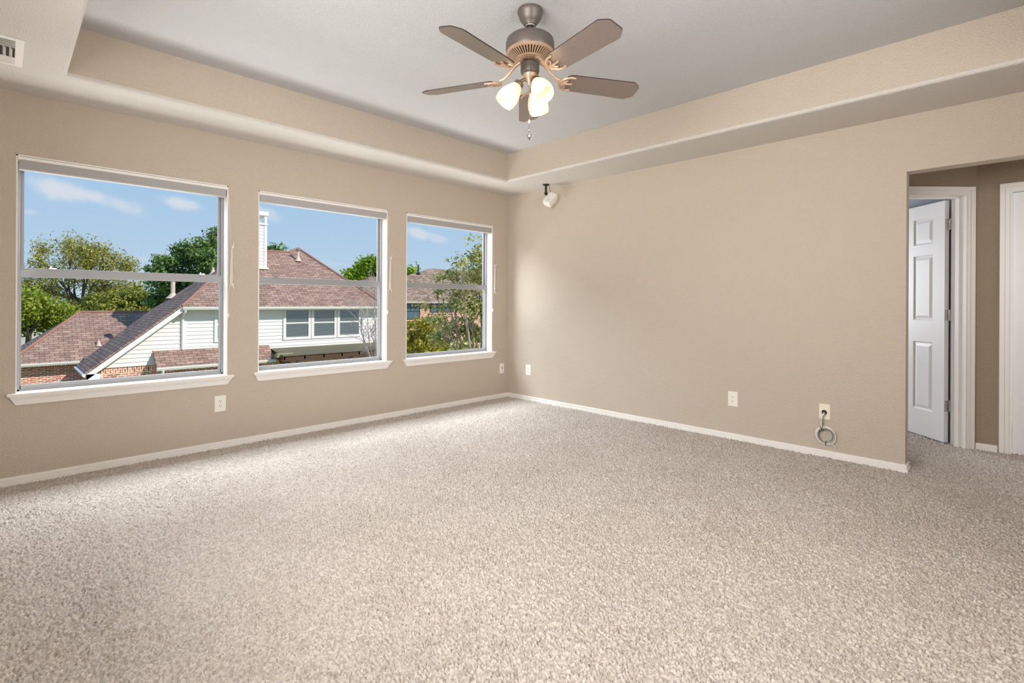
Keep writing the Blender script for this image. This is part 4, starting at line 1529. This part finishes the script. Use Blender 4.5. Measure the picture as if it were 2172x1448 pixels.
    pco = pc.build('patio_cover', m_patio, h)
    m = MB()
    m.box(xo - 0.12, y0, zt1 - 0.22, xo - 0.05, y1, zt1 - 0.03)
    for k in range(8):
        yy = y0 + 0.05 + k * 0.82
        m.hexa([(xw, yy, zt0 - .16), (xo - .05, yy, zt1 - .16), (xo - .05, yy + .06, zt1 - .16), (xw, yy + .06, zt0 - .16),
                (xw, yy, zt0 - .03), (xo - .05, yy, zt1 - .03), (xo - .05, yy + .06, zt1 - .03), (xw, yy + .06, zt0 - .03)])
    m.build('patio_rafters', m_timber, pco)
    for yy in (4.2, 6.6, 9.2):
        MB().box(xo - 0.16, yy, GZ, xo - 0.05, yy + 0.11, zt1 - 0.2).build('patio_post', m_timber, pco)
    # bracket at the near end of the patio beam
    m = MB()
    yb_, xb_ = 3.86, -16.9
    for k in range(5):
        m.tube([(xb_, yb_ + (k - 2) * 0.12, -1.22), (xb_, yb_ + (k - 2) * 0.02, -1.62)], 0.028, 5)
    m.box(xb_ - .05, yb_ - .32, -1.22, xb_ + .05, yb_ + .32, -1.14)
    m.build('patio_bracket', m_timber, pco)
    m = MB().box(xb_ - .12, yb_ - .36, -1.14, xb_ + .12, yb_ + .30, -0.98)
    m.build('bracket_hood', m_patio, pco)


house()


def far_house():
    h = thing('brick_house', (-32.0, 24.0, GZ), 'brick house with tan shingle roof, seen through the corner window', 'house')
    ze = 1.20
    r = MB()
    X = -31.5
    ridge_z = 4.40
    r.poly([(X, 19.2, ze), (X, 36, ze), (-36, 36, ridge_z), (-36, 24.9, ridge_z), (X - 3.2, 21.4, ze + 2.32)])
    r.poly([(X, 19.2, ze), (X - 3.2, 21.4, ze + 2.32), (-36, 24.9, ridge_z), (-40.5, 19.2, ze)])
    r.poly([(-36, 24.9, ridge_z), (-36, 36, ridge_z), (-40.5, 36, ze), (-40.5, 19.2, ze)])
    # lower wing to the left
    r.poly([(X - 0.5, 15.0, ze - 0.05), (X - 0.5, 23.0, ze - 0.05), (-36.3, 22.6, 3.52), (-36.3, 18.6, 3.36)])
    r.poly([(X - 0.5, 15.0, ze - 0.05), (-36.3, 18.6, 3.36), (-41, 15.0, ze)])
    r.poly([(-36.3, 18.6, 3.36), (-36.3, 22.6, 3.52), (-41, 22.6, ze), (-41, 15.0, ze)])
    rf = r.build('roof', m_shingle2, h)
    md = rf.modifiers.new('thickness', 'SOLIDIFY')
    md.thickness = 0.08
    md.offset = -1
    MB().poly([(-32, 15.4, GZ), (-32, 36, GZ), (-32, 36, ze), (-32, 15.4, ze)]).build('brick_wall', m_brick, h)
    MB().prism([(X + 0.05, 19.2, ze), (X - 0.05, 19.2, ze), (X - 0.05, 19.2, ze - 0.16), (X + 0.05, 19.2, ze - 0.16)], (0, 16.8, 0)).build('fascia', m_soffit, h)
    MB().poly([(X, 19.2, ze - .15), (X, 36, ze - .15), (-32, 36, ze - .15), (-32, 19.2, ze - .15)]).build('eave_soffit', m_soffit, h)
    for (y0, y1, z0, z1) in ((19.55, 20.95, -0.30, 1.0), (22.1, 24.6, 0.26, 1.0)):
        m = MB()
        x0, x1 = -32.0, -31.95
        m.box(x0, y0 - .04, z0 - .05, x1, y0 + .03, z1)
        m.box(x0, y1 - .03, z0 - .05, x1, y1 + .04, z1)
        m.box(x0, y0, z1 - .04, x1, y1, z1 + .02)
        m.box(x0, y0, z0 - .05, x1, y1, z0 + .03)
        m.box(x0, y0, (z0 + z1) / 2 - .03, x1, y1, (z0 + z1) / 2 + .03)
        for k in (1, 2):
            yy = y0 + (y1 - y0) * k / 3
            m.box(x0, yy - .012, (z0 + z1) / 2, x1 - .01, yy + .012, z1)
        m.box(x0, y0, (z0 + z1) / 2 + 0.33, x1 - .01, y1, (z0 + z1) / 2 + .355)
        w_ = m.build('window', m_bronze, h)
        MB().poly([(-31.975, y0, z0), (-31.975, y1, z0), (-31.975, y1, z1), (-31.975, y0, z1)]).build('pane', m_bluepane, w_)
        MB().box(-32.0, y0 - .1, z0 - .16, -31.9, y1 + .1, z0 - .05).build('brick_sill', m_brick, w_)
    p = MB().tube([(-35.0, 22.9, 3.3), (-35.0, 22.9, 4.6)], 0.07, 8)
    p.lathe([(0.25, 0.0), (0.12, 0.12), (0.08, 0.2)], (-35.0, 22.9, 3.75), n=10)
    p.build('vent_pipe', m_bronze, h)
    MB().box(-35.2, 26.4, 4.0, -34.8, 27.0, 4.16).build('roof_vent', m_bronze, h)


far_house()


# ---------------------------------------------------------------- trees
def leaf_cloud(clumps, n, size, aspect=0.55, droop=0.0, hollow=0.55, tuft=1.1):
    """clumps: (centre, radii, weight). returns leaf quads scattered mostly near clump surfaces"""
    wts = np.array([c[2] for c in clumps], float)
    # twig tufts on the clump, then leaves gathered round each tuft
    K = max(8, n // 26)
    ti = rng.choice(len(clumps), K, p=wts / wts.sum())
    td = rng.normal(size=(K, 3))
    td /= np.linalg.norm(td, axis=1)[:, None]
    tr = hollow + (1 - hollow) * rng.random(K) ** 0.6
    trad = np.array([c[1] for c in clumps])[ti]
    tcen = np.array([c[0] for c in clumps])[ti] + td * (tr * (0.8 + 0.4 * rng.random(K)))[:, None] * trad
    k = rng.integers(0, K, n)
    d = rng.normal(size=(n, 3))
    p = tcen[k] + d * np.array([1.0, 1.0, 0.6 + 0.5 * droop]) * size * tuft * (0.6 + 0.8 * rng.random(K))[k][:, None]
    d = td[k] * 0.7 + d * 0.3
    # leaf frame, roughly facing out and up
    nrm = d * 0.6 + rng.normal(size=(n, 3)) * 0.6 + np.array([0, 0, 0.45])
    nrm /= np.linalg.norm(nrm, axis=1)[:, None]
    a = rng.normal(size=(n, 3)) + np.array([0, 0, -droop])
    a -= nrm * (a * nrm).sum(1)[:, None]
    a /= np.linalg.norm(a, axis=1)[:, None]
    b = np.cross(nrm, a)
    s = size * (0.6 + 0.8 * rng.random(n))[:, None]
    V = np.stack([p - a * s * 0.5, p + b * s * aspect * 0.5 + a * s * 0.06, p + a * s * 0.5 + nrm * s * 0.12, p - b * s * aspect * 0.5 + a * s * 0.06], 1).reshape(-1, 3)
    Q = np.arange(4 * n).reshape(n, 4)
    return V, Q


def branch(m, p, d, length, r, depth, spread=0.5, up=0.15, n=5, kids=3, ends=None, seed=None):
    pts, rs = [np.array(p, float)], [r]
    d = np.array(d, float)
    d /= np.linalg.norm(d)
    for k in range(n):
        d = d + rng.normal(size=3) * 0.10 + UP * up * 0.15
        d /= np.linalg.norm(d)
        pts.append(pts[-1] + d * length / n)
        rs.append(r * (1 - 0.55 * (k + 1) / n))
    m.tube(pts, rs, 6 if depth > 1 else 4, caps=False)
    if depth <= 0:
        if ends is not None:
            ends.append(pts[-1])
        return
    for c in range(kids):
        k = rng.integers(max(1, n // 3), n + 1)
        dd = d + rng.normal(size=3) * spread + UP * up
        branch(m, pts[k], dd, length * (0.55 + 0.25 * rng.random()), rs[k] * 0.7, depth - 1, spread, up, n, kids, ends)


def clump(px, py, rx, ry, t, w=None):
    """an ellipsoid of foliage measured on the photograph, at its own distance"""
    return (at(px, py, t), np.array([rx, rx, ry]) * t / F_PX, (rx * ry * (w or 1.0)))


def tree(name, base, label, cat, clumps, n, size, lm, bark, trunk_r=0.2, trunk_h=None, droop=0.0, aspect=0.55, group=None, hollow=0.5, limbs=9, fol='foliage'):
    t = thing(name, base, label, cat, group)
    base = np.array(base, float)
    m = MB()
    top = base + UP * (trunk_h or 5.0)
    m.tube([base, base + (top - base) * 0.5 + rng.normal(size=3) * 0.06, top], [trunk_r, trunk_r * 0.8, trunk_r * 0.55], 10)
    order = sorted(clumps, key=lambda c: -c[2])[:limbs]
    for c in order:
        k = 0.45 + 0.5 * rng.random()
        s = base + (top - base) * k
        e = c[0]
        mid = (s + e) / 2 + rng.normal(size=3) * 0.12 * np.linalg.norm(e - s) * 0.4 - UP * 0.05
        m.tube([s, mid, e], [trunk_r * 0.42, trunk_r * 0.26, trunk_r * 0.08], 6)
        for _ in range(3):
            e2 = e + rng.normal(size=3) * c[1] * 0.6
            m.tube([(mid + e) / 2, e2], [trunk_r * 0.14, trunk_r * 0.03], 4)
    m.build('trunk', bark, t, smooth=True)
    V, Q = leaf_cloud(clumps, n, size, aspect, droop, hollow)
    np_mesh(fol, V, Q, lm, t)
    return t


lm_cyp = leaf_mat('cypress_needles', lin(104, 112, 50), lin(216, 206, 112), 0.4)
lm_bright = leaf_mat('bright_leaves', lin(96, 126, 40), lin(208, 212, 96), 0.45)
lm_olive = leaf_mat('olive_leaves', lin(104, 118, 52), lin(206, 200, 104), 0.4)
lm_dark = leaf_mat('dark_leaves', lin(60, 96, 50), lin(160, 182, 108), 0.35)
lm_lime = leaf_mat('lime_leaves', lin(90, 130, 30), lin(190, 212, 70), 0.45)
lm_near = leaf_mat('sparse_leaves', lin(116, 122, 58), lin(234, 226, 156), 0.4)
lm_amber = leaf_mat('amber_leaves', lin(124, 120, 44), lin(216, 200, 92), 0.4)


def gpt(px, t):
    p = at(px, 640, t)
    return (p[0], p[1], GZ)


# bald cypress: feathery stepped crown
T = 45
cl = []
for (px, py, rx, ry) in ((92, 530, 14, 12), (86, 552, 22, 12), (80, 572, 12, 8), (112, 570, 18, 12), (142, 515, 10, 14), (150, 535, 16, 16), (178, 512, 9, 12), (184, 532, 16, 18),
                         (205, 535, 10, 14), (222, 540, 12, 14), (225, 560, 20, 16), (160, 560, 26, 14), (195, 560, 22, 14), (256, 562, 16, 12), (272, 555, 10, 12), (276, 570, 12, 8),
                         (130, 590, 34, 10), (180, 588, 30, 9), (240, 588, 34, 9), (80, 612, 28, 12), (60, 600, 18, 9), (120, 622, 24, 10), (210, 612, 26, 9), (250, 615, 30, 12),
                         (290, 612, 26, 12), (145, 648, 30, 8), (195, 640, 30, 8), (235, 640, 34, 11)):
    cl.append(clump(px, py, rx, ry, T + rng.uniform(-1.6, 1.6)))
t = tree('bald_cypress', gpt(170, T), 'tall feathery yellow green cypress rising behind the garage roof', 'tree', cl, 13000, 0.28, lm_cyp, m_bark, 0.30, 4.6, droop=1.2, aspect=0.32, limbs=16)
# lush tree to its left
T = 33
cl = [clump(px, py, rx, ry, T + rng.uniform(-1.5, 1.5)) for (px, py, rx, ry) in
      ((55, 625, 26, 18), (50, 660, 26, 18), (90, 640, 26, 14), (85, 668, 30, 16), (125, 655, 26, 12), (110, 682, 24, 12), (60, 692, 26, 14), (35, 690, 26, 20), (20, 640, 26, 24), (148, 668, 16, 10))]
tree('broad_tree', gpt(62, T), 'lush bright green tree filling the lower left of the nearest window', 'tree', cl, 7000, 0.22, lm_bright, m_bark, 0.22, 2.6, droop=0.5, limbs=7)
# middle hedge trees
T = 38
cl = [clump(px, py, rx, ry, T + rng.uniform(-1.5, 1.5)) for (px, py, rx, ry) in
      ((215, 640, 28, 16), (250, 635, 26, 16), (282, 640, 26, 18), (310, 650, 18, 14), (235, 655, 30, 10), (275, 658, 30, 10), (300, 625, 20, 16), (180, 655, 22, 8))]
tree('olive_tree', gpt(262, T), 'olive green tree showing just above the garage ridge', 'tree', cl, 8000, 0.22, lm_olive, m_bark, 0.18, 2.8, limbs=7)
# dark tree on the right of the first window
T = 33
cl = [clump(px, py, rx, ry, T + rng.uniform(-1.5, 1.5)) for (px, py, rx, ry) in
      ((345, 548, 14, 12), (360, 565, 26, 18), (330, 575, 12, 8), (318, 568, 7, 6), (385, 530, 14, 16), (400, 550, 26, 22), (425, 530, 18, 18), (412, 518, 10, 12), (440, 555, 22, 24), (450, 505, 16, 16),
       (465, 495, 14, 14), (470, 530, 20, 22), (395, 585, 36, 16), (350, 600, 26, 14), (345, 625, 28, 18), (385, 615, 30, 18), (430, 590, 30, 18), (330, 640, 18, 12), (490, 560, 26, 26), (360, 645, 24, 12))]
tree('shade_tree', gpt(405, T), 'dark green shade tree rising behind the steep roof slope', 'tree', cl, 14000, 0.22, lm_dark, m_bark, 0.28, 5.0, droop=-0.4, limbs=12)
# lime tree behind the house
T = 52
cl = [clump(px, py, rx, ry, T + rng.uniform(-1.5, 1.5)) for (px, py, rx, ry) in
      ((752, 582, 14, 9), (768, 570, 16, 14), (786, 560, 16, 14), (800, 565, 16, 16), (780, 580, 18, 10), (812, 575, 16, 16), (742, 588, 8, 6), (770, 590, 30, 8))]
tree('round_tree', gpt(782, T), 'round lime green tree past the right end of the brown roof', 'tree', cl, 5000, 0.34, lm_lime, m_bark, 0.25, 5.0, limbs=5)
T = 56
cl = [clump(px, py, rx, ry, T + rng.uniform(-1, 1)) for (px, py, rx, ry) in ((862, 580, 8, 6), (868, 577, 6, 6), (871, 572, 3, 6), (855, 582, 10, 8))]
tree('distant_tree', gpt(862, T), 'small bright treetop behind the tan roof in the corner window', 'tree', cl, 900, 0.34, lm_lime, m_bark, 0.2, 6.5, limbs=3)
T = 34
cl = [clump(px, py, rx, ry, T + rng.uniform(-.5, .5)) for (px, py, rx, ry) in ((578, 526, 6, 3), (586, 527, 7, 4), (594, 531, 7, 3), (600, 533, 5, 2))]
tree('treetop', gpt(588, T), 'tip of a tree peeking over the brown roof ridge', 'tree', cl, 160, 0.24, lm_dark, m_bark, 0.12, 6.8, limbs=4)


# bare tree far behind
def bare_tree(name, base, label, h, r, barkm, depth, spread, kids, lean=(0, 0, 1), stems=1, n=5, gap=0.35):
    t = thing(name, base, label, 'tree')
    m = MB()
    for k in range(stems):
        off = np.array([rng.normal() * gap * 0.4, rng.normal() * gap, 0.0]) if stems > 1 else np.zeros(3)
        d = np.array(lean, float) + (np.array([off[0], off[1] * 0.55, 0]) if stems > 1 else 0)
        branch(m, np.array(base) + off * 0.3, d, h * (0.8 + 0.35 * rng.random()), r * (0.8 + 0.4 * rng.random()), depth, spread, 0.35, n, kids)
    m.build('branches', barkm, t, smooth=True)
    return t


bare_tree('bare_tree', gpt(286, 58), 'leafless pale tree against the sky between the cypress and shade tree', 5.6, 0.12, m_barkpale, 4, 0.55, 3)


def sapling():
    T = 11.5
    b = gpt(792, T)
    t = thing('bare_sapling', b, 'leafless multi stemmed sapling by the patio cover in the middle window', 'tree')
    b = np.array(b)
    m = MB()
    for (x0, y0, x1, y1, bend) in ((786, 765, 768, 690, -6), (792, 765, 778, 655, -4), (797, 765, 790, 640, 3), (800, 765, 797, 610, -2), (803, 765, 806, 600, 2), (788, 765, 764, 640, -10), (795, 765, 786, 690, 4)):
        q0 = at(x0, y0, T + rng.uniform(-.15, .15))
        q1 = at(x1, y1, T + rng.uniform(-.25, .25))
        mid = (q0 + q1) / 2 + RT * bend * T / F_PX
        pts = [b + rng.normal(size=3) * (.03, .03, 0), (b * 0.35 + q0 * 0.65), q0, q0 * .55 + mid * .45, mid, (mid + q1) / 2 + rng.normal(size=3) * .02, q1]
        m.tube(pts, [.030, .024, .020, .017, .014, .010, .004], 6, caps=False)
        for k in range(9):
            f = rng.random()
            s0 = mid * (1 - f) + q1 * f if rng.random() < .75 else q0 * (1 - f) + mid * f
            d = rng.normal(size=3) * .6 + UP * 0.75
            branch(m, s0, d, 0.26 + 0.22 * rng.random(), 0.0065, 1, 0.6, 0.3, 4, 3)
    m.build('branches', m_barkpale, t, smooth=True)


sapling()

# near tree outside the corner window
T = 10.5
cl = []
for (px, py, rx, ry, w) in ((1018, 505, 16, 10, .35), (1028, 530, 18, 16, .6), (995, 520, 12, 8, .25), (1010, 548, 22, 16, .9), (1035, 560, 22, 24, 1.5), (975, 560, 16, 12, .7), (960, 580, 20, 12, .8), (1000, 580, 26, 18, 1.2),
                            (1030, 605, 28, 22, 1.6), (935, 590, 14, 8, .5), (975, 615, 28, 16, .9), (925, 625, 20, 10, .5), (950, 645, 26, 14, .7), (1000, 650, 32, 20, 1.3), (1040, 660, 26, 26, 1.4), (905, 650, 14, 8, .3),
                            (930, 680, 26, 14, .7), (970, 690, 32, 18, 1.0), (1010, 705, 34, 20, 1.2), (1045, 720, 26, 22, 1.2), (940, 715, 30, 16, .9), (985, 735, 34, 14, 1.0), (1025, 745, 30, 14, 1.0), (1075, 640, 30, 60, 1.0)):
    cl.append(clump(px, py, rx, ry, T + rng.uniform(-0.9, 0.9), w))
tree('garden_tree', gpt(1030, T), 'airy yellow green tree close outside the corner window', 'tree', cl, 10000, 0.072, lm_near, m_barkmid, 0.085, 3.0, aspect=0.6, limbs=20, hollow=0.2)
T = 13.5
cl = [clump(px, py, rx, ry, T + rng.uniform(-0.6, 0.6)) for (px, py, rx, ry) in
      ((880, 690, 18, 12), (905, 690, 16, 14), (875, 715, 20, 14), (905, 715, 22, 14), (930, 700, 16, 14), (900, 738, 26, 14), (870, 740, 16, 12), (935, 735, 22, 14), (965, 750, 30, 12), (1005, 755, 30, 10))]
tree('garden_shrub', gpt(895, T), 'amber tinted shrub low in the left of the corner window', 'shrub', cl, 3600, 0.10, lm_amber, m_bark, 0.07, 2.2, aspect=0.55, limbs=9)
